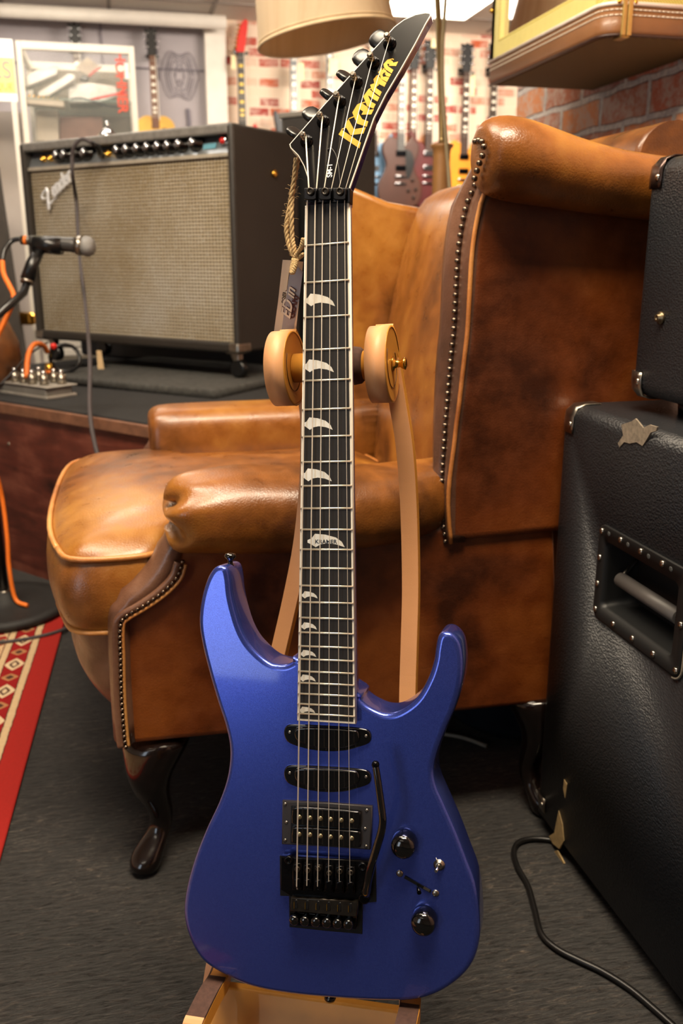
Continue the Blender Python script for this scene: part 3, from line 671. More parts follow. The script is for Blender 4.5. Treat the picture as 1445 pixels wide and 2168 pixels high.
# pickups
Z3 = lambda x, y, h: (lambda q: (q.x, q.y))(gp(560 + x / 3.284, 1420 + y / 3.284, h))
for dx, dy in ((0, 0), (0, 284)):
    o = smooth_closed([Z3(x + dx, y + dy, .002) + (0,) for x, y in ((133, 430), (150, 385), (205, 374), (420, 383), (640, 397), (715, 415), (738, 455), (722, 505), (640, 535), (560, 556), (440, 562), (320, 550), (200, 517), (150, 485))], 3)
    pk = B().slab(o, -.001, .0025, .0012, 2, 0).build('single_coil_pickup', BLACK_GLOSS, gt, **L)
    o = smooth_closed([Z3(x + dx, y + dy, .006) + (0,) for x, y in ((205, 430), (240, 395), (430, 398), (620, 415), (655, 455), (640, 505), (560, 535), (440, 545), (320, 530), (225, 490))], 3)
    B().slab(o, .001, .0062, .0018, 3, 0).build('cover', BLACK_GLOSS, pk, **L)
    for x, y in ((173, 428), (703, 455)):
        q = Z3(x + dx, y + dy, .003); B().lathe([(.0016, .0023), (.0016, .0030), (.0009, .0034)], (q[0], q[1], 0), (0, 0, 1), 10).build('screw', STEEL, pk, **L)
ring = B().slab([Z3(*p, .003) for p in ((122, 903), (430, 918), (746, 943), (742, 1100), (734, 1246), (420, 1224), (118, 1208), (120, 1050))], -.001, .0035, .0012, 2, 0).build('pickup_ring', CHARC, gt, **L)
hb = B().slab([Z3(*p, .0045) for p in ((182, 940), (670, 975), (665, 1228), (178, 1198))], .0005, .0042, .0003, 1, 0).build('humbucker_base', BLACK, ring, **L)
for ya, yb in ((943, 1076), (1080, 1208)):
    o = smooth_closed([Z3(x, y, .008) + (0,) for x, y in ((190, ya + 30), (215, ya + 4), (430, ya + 17), (640, ya + 36), (664, ya + 62), (660, yb + 10), (630, yb + 24), (420, yb + 10), (210, yb - 6), (186, yb - 26))], 2)
    B().slab(o, .003, .0085, .0014, 2, 0).build('bobbin', BLACK_GLOSS, ring, **L)
for P in (((240, 1020), (313, 1026), (386, 1030), (457, 1036), (530, 1042), (603, 1046)), ((238, 1140), (313, 1143), (386, 1152), (456, 1158), (528, 1162), (603, 1168))):
    for x, y in P:
        q = Z3(x, y, .0095); B().lathe([(.0024, .008), (.0024, .0092), (.0018, .0097), (.0006, .0098)], (q[0], q[1], 0), (0, 0, 1), 14).build('pole_piece', POLE, ring, **L)
for x, y in ((142, 928), (708, 972), (142, 1180), (704, 1222), (150, 1055), (696, 1100)):
    q = Z3(x, y, .004); B().lathe([(.0017, .003), (.0017, .0040), (.0008, .0045)], (q[0], q[1], 0), (0, 0, 1), 10).build('screw', STEEL, ring, **L)
# tremolo bridge
Z4 = lambda x, y, h: (lambda q: (q.x, q.y))(gp(560 + x / 5.352, 1760 + y / 5.352, h))
rec = B().slab([Z4(*p, .0005) for p in ((170, 275), (600, 300), (1205, 335), (1262, 350), (1265, 800), (1110, 815), (1105, 1165), (700, 1130), (280, 1085), (275, 735), (175, 730))], -.001, .0008, 0.0004, 1, 0).build('bridge_recess', BLACK, gt, **L)
br = B().slab([Z4(*p, .008) for p in ((185, 285), (1200, 340), (1210, 700), (1100, 780), (300, 740), (180, 660))], .002, .0085, .001, 2, 0).build('tremolo_bridge', BRK_METAL, gt, **L)
for x, y in ((268, 335), (1103, 410)):
    q = Z4(x, y, .011); B().lathe([(.0046, .004), (.0046, .0102), (.004, .0112), (.0022, .0112), (.0019, .0095)], (q[0], q[1], 0), (0, 0, 1), 18).build('stud', BRK_METAL, br, **L)
sx = (362, 480, 598, 722, 842, 966); dyy = (0, 8, -35, 35, -10, 0)
for i, x in enumerate(sx):
    y0 = 350 + i * 8; sd = B().slab([Z4(*p, .014) for p in ((x - 55, y0 + 120), (x - 45, y0 + 20), (x + 45, y0 + 20), (x + 55, y0 + 120), (x + 55, y0 + 330), (x - 55, y0 + 325))], .008, .0135, .0014, 2, 0).build('saddle', BRK_METAL, br, **L)
    q = Z4(x + 6, y0 + 85 + dyy[i] * .6, .0155); B().lathe([(.0029, .0125), (.0029, .0152), (.0024, .0157), (.0014, .0157), (.0013, .0145)], (q[0], q[1], 0), (0, 0, 1), 14).build('screw', BRK_PLATE, sd, **L)
    B().slab([Z4(*p, .0175) for p in ((x - 36, y0 + 190), (x + 36, y0 + 193), (x + 36, y0 + 300), (x - 36, y0 + 297))], .013, .0172, .0012, 2, 0).build('string_block', BLACK_METAL, sd, **L)
tp = Z4(700, 850, .011)
pl_ = B()
a4 = [Z4(*p, .012) for p in ((300, 745), (1062, 795), (1042, 975), (283, 905))]
pl_.slab(a4, .004, .0125, .0012, 2, 0).build('fine_tuner_plate', BRK_PLATE, br, **L)
for i, x in enumerate((352, 478, 600, 722, 845, 968)):
    y0 = 760 + i * 8
    B().slab([Z4(*p, .0135) for p in ((x - 16, y0 + 20), (x + 20, y0 + 20), (x + 20, y0 + 118), (x - 16, y0 + 118))], .0115, .0131, .0004, 1, 0).build('slot', BLACK, br, **L)
    B().slab([Z4(*p, .0135) for p in ((x - 24, y0 + 45), (x - 17, y0 + 45), (x - 17, y0 + 118), (x - 24, y0 + 118))], .0115, .0133, 0, 1, 0).build('slot_edge', BRASS, br, **L)
    q = Z4((338, 458, 582, 706, 828, 950)[i], 1000 + i * 9, .012)
    B().lathe([(.0046, .002), (.0046, .0115), (.0050, .012), (.0050, .0145), (.0038, .0158), (.001, .0160)], (q[0], q[1], 0), (0, 0, 1), 20).build('fine_tuner', BLACK_GLOSS, br, **L)
B().slab([Z4(*p, .006) for p in ((283, 905), (1042, 975), (1030, 1110), (283, 1065))], .001, .0065, .001, 1, 0).build('sustain_block', BRK_METAL, br, **L)
# whammy bar
def w3(x, y, h): return gp(560 + x / 3.284, 1420 + y / 3.284, h)
wb = [w3(700, 1570, .006), w3(705, 1520, .018), w3(738, 1360, .028), w3(775, 1240, .032), w3(808, 1130, .034), w3(820, 1060, .035), w3(818, 1000, .035), w3(800, 860, .034), w3(783, 740, .033), w3(770, 655, .032)]
ws = B().tube(wb, lambda t: .0046 if t < .12 else (.0042 - .0010 * t), 12, smooth=5).build('tremolo_arm', BLACK_GLOSS, gt, **L)
B().lathe([(.0050, -.004), (.0058, .001), (.0058, .007), (.004, .009)], w3(700, 1560, .006), (0, 0, 1), 16).build('arm_collar', BLACK_METAL, ws, **L)
B().ball(w3(770, 652, .032), .0038, 10, 8).build('tip', BLACK_METAL, ws, **L)
# controls
for x, y in ((960, 1225), (1100, 1762)):
    q = w3(x, y, .012); kb = B().lathe([(.0125, .0006), (.0128, .003), (.0120, .011), (.0108, .0145), (.0078, .0168), (.003, .0176), (.0005, .0177)], (q.x, q.y, 0), (0, 0, 1), 28).build('control_knob', BLACK_GLOSS, gt, **L)
q = w3(1212, 1352, .001); tg = B().lathe([(.0056, 0), (.0056, .0008), (.004, .0012), (.004, .003), (.0028, .0034)], (q.x, q.y, 0), (0, 0, 1), 12).build('toggle_switch', STEEL, gt, **L)
B().cyl(q + Vector((0, 0, .002)), w3(1190, 1395, .012), .0012, .0016, 10).build('lever', CHROME, tg, **L)
B().cyl(q + Vector((0, 0, .002)), w3(1190, 1300, .001), .0005, .0004, 6).build('wire', STEEL, tg, **L)
sl = B(); A1 = w3(972, 1432, .0003); A2 = w3(1155, 1535, .0003); dd = (A2 - A1).normalized(); pp = Vector((-dd.y, dd.x, 0))
sl.obox((A1 + A2) / 2 + Vector((0, 0, .0004)), (dd, pp, (0, 0, 1)), ((A2 - A1).length / 2, .0014, .0004)); so = sl.build('selector_slot', BLACK, gt, **L)
for x, y in ((937, 1412), (1187, 1549)):
    q = w3(x, y, .001); B().lathe([(.0034, 0), (.0034, .0008), (.0024, .0015), (.0006, .0018)], (q.x, q.y, 0), (0, 0, 1), 14).build('screw', STEEL, so, **L)
q = w3(1060, 1490, .002); B().cyl(q, w3(1074, 1545, .012), .0010, .0022, 10).build('lever', BLACK_METAL, so, **L)
B().obox(w3(1125, 1518, .0012), (dd, pp, (0, 0, 1)), (.0032, .0013, .0003)).build('selector_plate', STEEL, so, **L)
# strap buttons
for u, v, d in ((487, 1200, (0.05, 1, 0)), (698, 2091, (0, -1, 0))):
    q = gp(u, v, -.02); q.z = -.02
    B().lathe([(.0040, -.003), (.0040, .001), (.0026, .003), (.0026, .007), (.0055, .009), (.0062, .011), (.0050, .0135), (.001, .014)], q, d, 18).build('strap_button', BLACK_GLOSS, gt, **L)

# ------------------------------------------------------------------ price tag on twine
TWINE = plain('jute_twine', '#b79a6c', 0.85, 0, 0.3, 300)
tg0 = gp(615, 600, -.03); t = thing('price_tag', 'cream and blue-grey folded card tag hung by twine beside the guitar neck', 'tag', mw=GM)
CARD = plain('cream_card', '#eedfc8', 0.7, 0, 0.04, 30); PRINT = plain('blue_grey_print', '#a3a6b2', 0.6, 0, 0.04, 30); MAR = plain('maroon_print', '#4a2328', 0.6)
def card(px, h_top, h_bot, th_, mat, name, par, v0=550, v1=740):
    f = lambda p: Vector((p.x, p.y, p.z)); o = []
    b = B(); fr = []; bk = []
    for u, v in px:
        h = h_top + (h_bot - h_top) * (v - v0) / (v1 - v0); q = gp(u, v, h); fr.append(q); bk.append(q - Vector((0, 0, th_)))
    return b.loft([bk, fr], True, False).build(name, mat, par, **L)
card([(598, 550), (616, 551), (612, 570), (600, 660), (592, 735), (575, 735), (588, 640)], -.031, -.082, .0005, CARD, 'back_card', t)
cf = card([(616.5, 552), (641, 554), (639, 575), (627, 690), (621, 735), (589, 735), (596, 690)], -.026, -.076, .0005, CARD, 'front_card', t)
card([(615, 562), (617, 555), (627, 560), (631, 565), (640.5, 575), (633, 635), (622, 690), (617, 735), (590.5, 735), (597, 690)], -.0255, -.0755, .0002, PRINT, 'printed_panel', cf)
def cardtext(txt, u0, v0, u1, v1, size, mat, name, dh, bold=0.0, sh=0.0):
    hh = lambda v: -.0252 + (-.0752 + .0252) * (v - 550) / 190 + dh
    a, c = gp(u0, v0, hh(v0)), gp(u1, v1, hh(v1)); x = (c - a).normalized(); y = Vector((-x.y, x.x, 0)).normalized(); m_ = (a + c) / 2; z = x.cross(y)
    glyphs(txt, lambda p: m_ + x * p.x + y * p.y + z * p.z, size, .0001, bold, spacing=1.0, shear=sh).build(name, mat, cf, **L)
cardtext('ED in', 604, 679, 618, 602, .0150, MAR, 'lettering', 0.0001, .0008, .3)
cardtext('ED in', 603.4, 679.6, 617.4, 602.6, .0150, CREAM, 'lettering', 0.0003, .0003, .3)
cardtext('GEAR)', 616, 678, 625.5, 620, .0092, MAR, 'lettering', 0.0002, .0004)
cardtext('noga', 594.5, 660, 603.5, 599, .0065, BLACK, 'lettering', -0.002, .0001)
random.seed(3)
def twine(pts, nst=3, r=.0013):
    P = smooth_open([gp(*p) for p in pts], 8)
    for s_k in range(nst):
        ph = s_k * 2.1; Q = [p + Vector((math.cos(i * .9 + ph), 0, math.sin(i * .9 + ph))) * r * 1.0 for i, p in enumerate(P)]
        yield B().tube(Q, r, 6)
for pts in (((627, 335, -.02), (622, 380, -.022), (614, 430, -.024), (606, 480, -.024), (610, 515, -.024), (622, 545, -.022)), ((630, 340, -.022), (620, 400, -.026), (617, 450, -.022), (618, 500, -.022), (622, 525, -.02), (625, 552, -.022)), ((623, 548, -.021), (630, 535, -.018), (638, 522, -.014), (642, 505, -.012)), ((626, 552, -.02), (634, 545, -.02), (642, 537, -.014)), ((622, 548, -.02), (619, 562, -.018), (617, 574, -.017), (619, 578, -.016), (625, 562, -.017), (627, 550, -.018))):
    for bb in twine(pts): bb.build('twine', TWINE, t, **L)
fz = B(); base = [gp(627, 345, -.02), gp(620, 400, -.022), gp(611, 440, -.022), (gp(606, 480, -.022)), gp(612, 515, -.022), gp(622, 545, -.02), gp(640, 520, -.014)]
for k in range(130):
    i = random.randrange(len(base) - 1); p = base[i].lerp(base[i + 1], random.random()) + Vector((random.uniform(-.003, .005), 0, random.uniform(-.002, .002)))
    d = Vector((random.uniform(-1, 1), random.uniform(-.6, .8), random.uniform(-.4, .6))) * random.uniform(.003, .008)
    fz.tube([p, p + d * .5 + Vector((0, .0006, 0)), p + d], .00012, 3)
f_ = fz.build('twine_fibres', TWINE, t, **L); f_['kind'] = 'stuff'

# ------------------------------------------------------------------ wooden stand
SW = plain('honey_beech_wood', '#c98b36', 0.4, 0, 0.14, 14, coat=0.15); SUEDE = plain('brown_suede', '#4a3229', 0.9, 0, 0.2, 200)
sd = thing('guitar_stand', 'bent honey wood guitar stand with tan leather facing and rolled scroll ends', 'guitar stand', mw=GM)
axc = gp(803, 772, -.045); yc, hc = axc.y, -.045; RD = .0375
lx0 = gp(576, 765, hc + .01).x; rx0 = gp(783, 772, hc + .01).x; WD = .0205
for x0, side in ((lx0, 0), (rx0, 1)):
    B().lathe([(RD - .0022, .0004), (RD - .0022, WD - .0004)], (x0, yc, hc), (1, 0, 0), 56).build('scroll', SW, sd, **L)
    ring = lambda r, x: [(x, yc + r * math.cos(a * 2 * math.pi / 56), hc + r * math.sin(a * 2 * math.pi / 56)) for a in range(56)]
    B().loft([ring(RD - .002, x0 + .0008), ring(RD, x0), ring(RD, x0 + WD), ring(RD - .002, x0 + WD - .0005)], False).build('leather_band', TAN_LTH, sd, **L)
    B().loft([ring(RD + .0001, x0 + WD - .0004), ring(RD + .0003, x0 + WD), ring(RD - .0018, x0 + WD + .0003)], False).build('edge', SW, sd, **L)
    B().tube([(x0 + WD, yc + (.028 - .0003 * a) * math.cos(a * .12 + 1.1), hc - (.028 - .0003 * a) * math.sin(a * .12 + 1.1) * -1) for a in range(0, 38)], .0004, 5).build('spiral_groove', plain('groove_brown', '#5f3a1c', .6), sd, **L)
    B().lathe([(.0075, WD), (.0075, WD + .001), (.0042, WD + .0022), (.0034, WD + .0075), (.0056, WD + .0105), (.0060, WD + .0125), (.003, WD + .0138)] if side else [(.006, .0), (.0068, -.002), (.0060, -.004), (.002, -.005)], (x0, yc, hc), (1, 0, 0), 20).build('brass_bolt', BRASS, sd, **L)
    # cut panel on each wooden face
B().cyl((lx0 + WD, yc, hc), (rx0, yc, hc), .0145, n=32).build('crossbar', SW, sd, **L)
mx = gp(735, 772, -.03).x
mx = gp(763, 772, -.03).x
B().lathe([(.0148, -.048), (.0180, -.042), (.0185, -.02), (.0190, -.010), (.0178, -.003), (.0148, .0)], (mx, yc, hc), (1, 0, 0), 28).build('neck_rest', SUEDE, sd, **L)
def stripx(pts):  # (u,v,h) -> local, keep going
    return [gp(*p) for p in pts]
RP = [Vector((rx0 + WD / 2, yc + RD * .95, hc - RD * .25)), Vector((rx0 + WD / 2 + .001, yc + RD * .5, hc - RD * .85))] + stripx([(843, 850, -.088), (857, 940, -.094), (865, 1040, -.102), (869, 1150, -.108), (870, 1260, -.110), (867, 1370, -.108), (864, 1480, -.104), (862, 1700, -.09), (862, 1950, -.07), (865, 2140, -.055)])
LP = [Vector((lx0 + WD / 2, yc + RD * .95, hc - RD * .25)), Vector((lx0 + WD / 2 + .001, yc + RD * .5, hc - RD * .85))] + stripx([(652, 850, -.088), (656, 940, -.094), (652, 1040, -.102), (640, 1150, -.108), (619, 1260, -.110), (594, 1370, -.108), (569, 1480, -.104), (523, 1700, -.09), (474, 1950, -.07), (448, 2100, -.055)])
zdir = GI.to_3x3() @ Vector((0, 0, -1))            # straight down, in the guitar's frame
def hgt(p): return (GM @ p).z
for P, ux in ((RP, (866, 858)), (LP, (455, 418))):
    dn = P[-1]; P2 = P + [dn + zdir * (hgt(dn) - .012) * .55 + Vector((0, 0, -.01)), dn + zdir * (hgt(dn) - .012) + Vector((0, 0, -.02))]
    B().strip(P2, (1, 0, 0), .0088, .006, 5).build('upright', SW, sd, **L)
    Q = smooth_open(P2, 5); off = []
    for i, p in enumerate(Q):
        d = (Q[min(i + 1, len(Q) - 1)] - Q[max(i - 1, 0)]).normalized(); n = Vector((1, 0, 0)).cross(d).normalized(); n = n if n.z > 0 else -n; off.append(p + n * .0068)
    B().strip(off[6:], (1, 0, 0), .0086, .0008).build('leather_facing', TAN_LTH, sd, **L)
# cradle arms: come forward under the body, then drop in a curve to the floor
def cradle(uv, wpx):
    a0 = gp(*uv[0]); pts = [gp(*p) for p in uv]
    return pts
RA = cradle([(868, 2092, -.06), (868, 2118, -.02), (864, 2140, .004), (856, 2175, .03), (850, 2230, .048), (846, 2330, .052)], 0)
LA = cradle([(470, 2040, -.06), (462, 2062, -.02), (447, 2085, .004), (424, 2130, .03), (408, 2170, .046), (398, 2260, .052)], 0)
for P in (RA, LA):
    e = P[-1]; P = P + [e + zdir * max(0.0, hgt(e) - .01)]
    B().strip([p + Vector((0, -.010, -.002)) for p in P], (1, 0, 0), .0100, .0075, 5).build('cradle_arm', SW, sd, **L)
    Q = smooth_open([p + Vector((0, -.0018, .0045)) for p in P], 5)
    B().strip(Q[:18], (1, 0, 0), .0098, .0012).build('suede_pad', SUEDE, sd, **L)
    B().strip([q + Vector((0, 0, -.0004)) for q in Q[17:]], (1, 0, 0), .0098, .0012).build('leather_facing', TAN_LTH, sd, **L)
b1 = [gp(468, 2060, -.055), gp(888, 2100, -.055)]; yb = min(b1[0].y, b1[1].y) - .012
bx = B(); dnb = []
top = [Vector((b1[0].x - .004, yb, -.05)), Vector((b1[1].x - .004, yb, -.05))]
hb_ = (hgt(top[0]) + hgt(top[1])) / 2 - .03
d_ = zdir * hb_ + Vector((0, 0, .075))
bx.loft([[top[0], top[1], top[1] + Vector((0, 0, -.012)), top[0] + Vector((0, 0, -.012))], [p for p in (top[0] + d_, top[1] + d_, top[1] + d_ + Vector((0, -.004, -.012)), top[0] + d_ + Vector((0, -.004, -.012)))]], True, False)
bx.build('base_board', SW, sd, bevel=.002, **L)
# ================================================================== RISER, AMPLIFIERS
def frame_at(o, dx):
    dx = Vector((dx[0], dx[1], 0)).normalized(); dy = Vector((-dx.y, dx.x, 0))
    return Matrix(((dx.x, dy.x, 0, o[0]), (dx.y, dy.y, 0, o[1]), (dx.z, dy.z, 1, o[2]), (0, 0, 0, 1)))
def on_front(M, u, v, y=0.0):          # local (x, z) on the plane y of frame M
    I = M.inverted(); c = I @ CAM; r = I.to_3x3() @ ray(u, v); t = (y - c.y) / r.y; q = c + r * t; return q.x, q.z
DX = Vector((0.646, -0.7634, 0)).normalized()
def m_redwood():
    m = NT('dark_red_plywood'); p = m.obj(); n = m.noise(m.mapv(p, (1.2, 6, 6)), 3, 6, 0.65, 1.0); n2 = m.noise(p, 5, 5, 0.6)
    f = m.math('ADD', m.math('MULTIPLY', n, .5), m.math('MULTIPLY', n2, .5))
    m.l(m.ramp(f, [(0.34, '#2a1410'), (0.5, '#5e2d22'), (0.66, '#87503f')]), m.b.inputs['Base Color']); m.set(Roughness=0.33, Coat_Weight=0.3, Coat_Roughness=0.2); return m.m
REDWOOD = m_redwood(); FELT = plain('black_felt', '#1b1a1a', 0.95, 0, 0.3, 80, 0.4, 300); GREYFELT = plain('grey_carpet', '#3a3936', 0.95, 0, 0.35, 60, 0.6, 250)
PLYEDGE = plain('worn_ply_edge', '#6e4a36', 0.6, 0, 0.3, 30)
ro = onZ(110, 866, .497); RM = frame_at((ro.x, ro.y, 0), DX)
xfm = lambda M: (lambda p: M @ p)
t = thing('stage_riser', 'dark red stained plywood stage riser with black felt top behind the armchair', 'platform', mw=RM)
L = dict(local=True)
B().box(-.9, .70, 0.012, 1.22, 0.0, .482).build('front_panel', REDWOOD, t, **L)
B().box(-.9, .70, 0.0, .02, .462, .492).build('edge_strip', PLYEDGE, t, bevel=.003, **L)
B().box(-.9, .70, 0.010, 1.22, .482, .497).build('felt_top', FELT, t, bevel=.003, **L)
for u, v in ((80, 885), (18, 940), (110, 1218), (262, 1000)):
    x, z = on_front(RM, u, v, .012); B().ball((x, .012, z), .006, 10, 6, (1, .4, 1)).build('screw', STEEL, t, **L)
# carpeted slab
c1, c2, c3 = onZ(90, 793, .522), onZ(452, 826, .522), onZ(640, 786, .522)
o = [(c1.x, c1.y), (c2.x, c2.y), (c3.x, c3.y)]; back = Vector((c3 - c2)).normalized() * 1.0
bk2 = c3 + back * .1; bk1 = bk2 + (c1 - c2) * 1.1
b = B(); b.slab(o + [(bk2.x, bk2.y), (bk1.x, bk1.y)], .497, .522, .006, 2, 0); tag(b.build('carpeted_board', GREYFELT), 'low board wrapped in dark grey carpet under the silver-grilled amplifier', 'board')

def m_grill():
    m = NT('silver_grill_cloth'); x = m.xyz(m.obj()); pw, ph = .0125, .0105
    n = m.noise(m.obj(), 45, 4, 0.7); big = m.noise(m.obj(), 3.0, 4, 0.6)
    xx = m.math('ADD', x[0], m.math('MULTIPLY', n, 0.0015)); zz = m.math('ADD', x[2], m.math('MULTIPLY', n, 0.0015))
    a = m.math('SINE', m.math('MULTIPLY', xx, 2 * math.pi / pw)); b = m.math('SINE', m.math('MULTIPLY', zz, 2 * math.pi / ph))
    gap = m.math('MULTIPLY', m.ramp(m.math('MULTIPLY_ADD', a, .5, .5), [(0.10, (0, 0, 0, 1)), (0.3, (1, 1, 1, 1))]), m.ramp(m.math('MULTIPLY_ADD', b, .5, .5), [(0.15, (0, 0, 0, 1)), (0.42, (1, 1, 1, 1))]))
    col = m.ramp(big, [(0.35, '#a8987a'), (0.55, '#c3b8a2'), (0.7, '#cfc9bc')])
    col = m.mix(gap, '#5c4f3a', col)
    sp = m.noise(m.mapv(m.obj(), (1, 1, 2.5)), 160, 2, 0.5); col = m.mix(m.ramp(sp, [(0.62, (0, 0, 0, 1)), (0.70, (1, 1, 1, 1))]), col, '#dadcdc')
    m.l(col, m.b.inputs['Base Color']); m.set(Roughness=0.42, Metallic=0.25); m.bump(gap, 0.5, .002); return m.m
GRILL = m_grill()
PANEL = plain('brushed_control_panel', '#8d9296', 0.3, 0.7, 0.1, 60)
zb = .60
fr, fl = onZ(511, 748, zb), onZ(82, 716, zb); W = (fr - fl).length; ADX = (fr - fl).normalized()
AM = frame_at((fl.x, fl.y, zb), ADX); H = on_front(AM, 498, 260)[1]; D = .30
am = thing('guitar_amplifier', 'silver grilled combo amplifier on casters with a row of black control knobs', 'amplifier', mw=AM)
th = .022
B().box(0, th, -.012, D, 0, H).box(W - th, W, -.012, D, 0, H).box(th, W - th, -.012, D, 0, .03).box(th, W - th, .005, D, H - .028, H).box(th, W - th, D - .02, D, .03, H - .028).build('cabinet', TOLEX_BL, am, bevel=.008, **L)
B().box(.004, W - .004, -.010, .03, H - .026, H + .002).build('top_edge', plain('lit_tolex_edge', '#6a6763', .45, 0, .2, 60), am, bevel=.006, **L)  # tolex front edge painted paler to stand for light catching it
zp = on_front(AM, 280, 341)[1]; zq = on_front(AM, 280, 302)[1]
B().box(th, W - th, .012, .03, .03, zp).build('grill_cloth', GRILL, am, **L)
cp = B(); cp.loft([[(th, .004, zp), (th, .030, zq), (th, .04, zq), (th, .04, zp)], [(W - th, .004, zp), (W - th, .030, zq), (W - th, .04, zq), (W - th, .04, zp)]], True, False).build('control_panel', PANEL, am, **L)
B().box(th, W - th, .001, .006, zp - .006, zp + .004).build('panel_trim', plain('pale_metal_trim', '#b9b1a2', .4, .5), am, **L)
blue_px = [(1165, 80), (1250, 70), (1245, 105), (1160, 115)]
z5 = lambda x, y, yy=.014: (lambda q: Vector((q[0], yy, q[1])))(on_front(AM, 60 + x / 3.141, 280 + y / 3.141, yy))
B().loft([[z5(*p, .013) for p in blue_px], [z5(*p, .011) for p in blue_px]], True, False).build('panel_print', plain('teal_print', '#5d93a6', .5), am, **L)
for x, y in ((218, 150), (268, 147), (340, 140), (402, 135), (618, 118), (682, 112), (752, 106), (820, 99), (890, 93), (957, 88), (1030, 80), (1122, 70)):
    q = z5(x, y + 5, .016); kb = B().lathe([(.026, 0), (.026, .006), (.016, .010), (.0145, .026), (.012, .028), (.001, .028)], q, (0, -1, 0), 20).build('control_knob', BLACK_GLOSS, am, **L)
    B().lathe([(.0105, .028), (.0105, .0292), (.001, .0293)], q, (0, -1, 0), 16).build('cap', CHROME, kb, **L)
for x, y in ((108, 175), (155, 170), (490, 145), (540, 140)):
    q = z5(x, y, .016); B().lathe([(.012, 0), (.012, .004), (.008, .006), (.008, .012), (.005, .012), (.0045, .004)], q, (0, -1, 0), 14).build('jack_socket', BRASS, am, **L)
q = z5(1305, 58, .016); B().lathe([(.012, 0), (.012, .008), (.009, .010)], q, (0, -1, 0), 16).build('lamp_bezel', CHROME, am, **L)
B().ball(q + Vector((0, -.010, 0)), .0088, 12, 8).build('pilot_lamp', plain('red_lamp_lens', '#a01410', .15, em='#ff2010', ems=.15), am, **L)
# script badge
BADGE = plain('badge_chrome', '#e4e6ea', 0.25, 0.35, .05, 50)
e0 = Vector((on_front(AM, 100, 420)[0], -.002, on_front(AM, 100, 420)[1])); e1 = Vector((on_front(AM, 148, 374)[0], -.002, on_front(AM, 148, 374)[1]))
bx = (e1 - e0).normalized(); bz = Vector((-bx.z, 0, bx.x)); mid = (e0 + e1) / 2
bg = glyphs('ender', lambda p: mid + bx * (p.x + .018) + bz * (p.y + .004) + Vector((0, -p.z, 0)), .062, .003, .0012, .82, .35, .92).build('script_badge', BADGE, am, **L)
bt = lambda P: [Vector((on_front(AM, 70 + x / 14.45, 350 + y / 14.45)[0], -.004, on_front(AM, 70 + x / 14.45, 350 + y / 14.45)[1])) for x, y in P]
B().tube(bt([(430, 710), (480, 800), (490, 1000), (510, 1200), (520, 1360)]), .0052, 8, smooth=4).build('script_stem', BADGE, bg, **L)
B().tube(bt([(540, 1210), (640, 1080), (730, 980)]), lambda t: .0042 - .003 * t, 8, smooth=4).build('script_tail', BADGE, bg, **L)
B().tube(bt([(480, 760), (400, 780), (340, 850), (300, 960), (330, 1030), (400, 1000)]), .0036, 8, smooth=4).build('script_loop', BADGE, bg, **L)
# metal corners, screw, casters
for x in (0, W):
    s_x = 1 if x == 0 else -1
    B().box(min(x - s_x * .002, x + s_x * .04), max(x - s_x * .002, x + s_x * .04), -.015, .05, -.002, .03).build('corner_cap', STEEL, am, bevel=.008, **L)
x, zz = 0, 0
I = AM.inverted(); c = I @ CAM; r = I.to_3x3() @ ray(580, 368); tt = (W - c.x) / r.x; q = c + r * tt
B().lathe([(.012, 0), (.011, .006), (.004, .008)], q, (1, 0, 0), 14).build('screw', BRASS, am, **L)
for x, y in ((.04, .03), (W - .045, .03), (.04, D - .05), (W - .045, D - .05)):
    cs = B().box(x - .022, x + .022, y - .022, y + .022, -.006, 0).loft([[(x - .016, y - .012, -.006), (x + .016, y - .012, -.006), (x + .016, y + .012, -.006), (x - .016, y + .012, -.006)], [(x + .006, y - .012, -.045), (x + .018, y - .012, -.045), (x + .018, y + .012, -.045), (x + .006, y + .012, -.045)]], True, False).build('caster', STEEL, am, bevel=.002, **L)
    B().lathe([(.020, -.014), (.027, -.011), (.027, .011), (.020, .014)], (x + .012, y, -.050), (0, 1, 0), 20).build('wheel', BLACK, cs, **L)
# second amplifier standing behind the first
bx0 = AM.inverted()
B2o = AM @ Vector((W - .12, .36, 0)); M2 = frame_at((B2o.x, B2o.y, .497), ADX)
t2 = thing('speaker_cabinet', 'tall dark grey amplifier cabinet with blue-black top strip behind the silver-grilled amplifier', 'amplifier', mw=M2)
W2 = on_front(M2, 797, 300, .30)[0]; H2 = on_front(M2, 650, 233)[1]
B().box(0, W2, .012, .30, 0, H2).build('cabinet', plain('olive_black_vinyl', '#37332e', .55, 0, .15, 90, .3, 300), t2, bevel=.01, **L)
B().box(0, W2, 0, .016, H2 - .016, H2).build('top_lip', plain('grey_lip', '#6e6961', .5), t2, bevel=.003, **L)
B().box(.02, W2 - .02, .003, .013, H2 - .15, H2 - .018).build('top_panel', TOLEX_BL, t2, **L)
B().box(.02, W2 - .02, .004, .013, .03, H2 - .16).build('grill_cloth', plain('black_grill_cloth', '#141313', .8, 0, .3, 200), t2, **L)

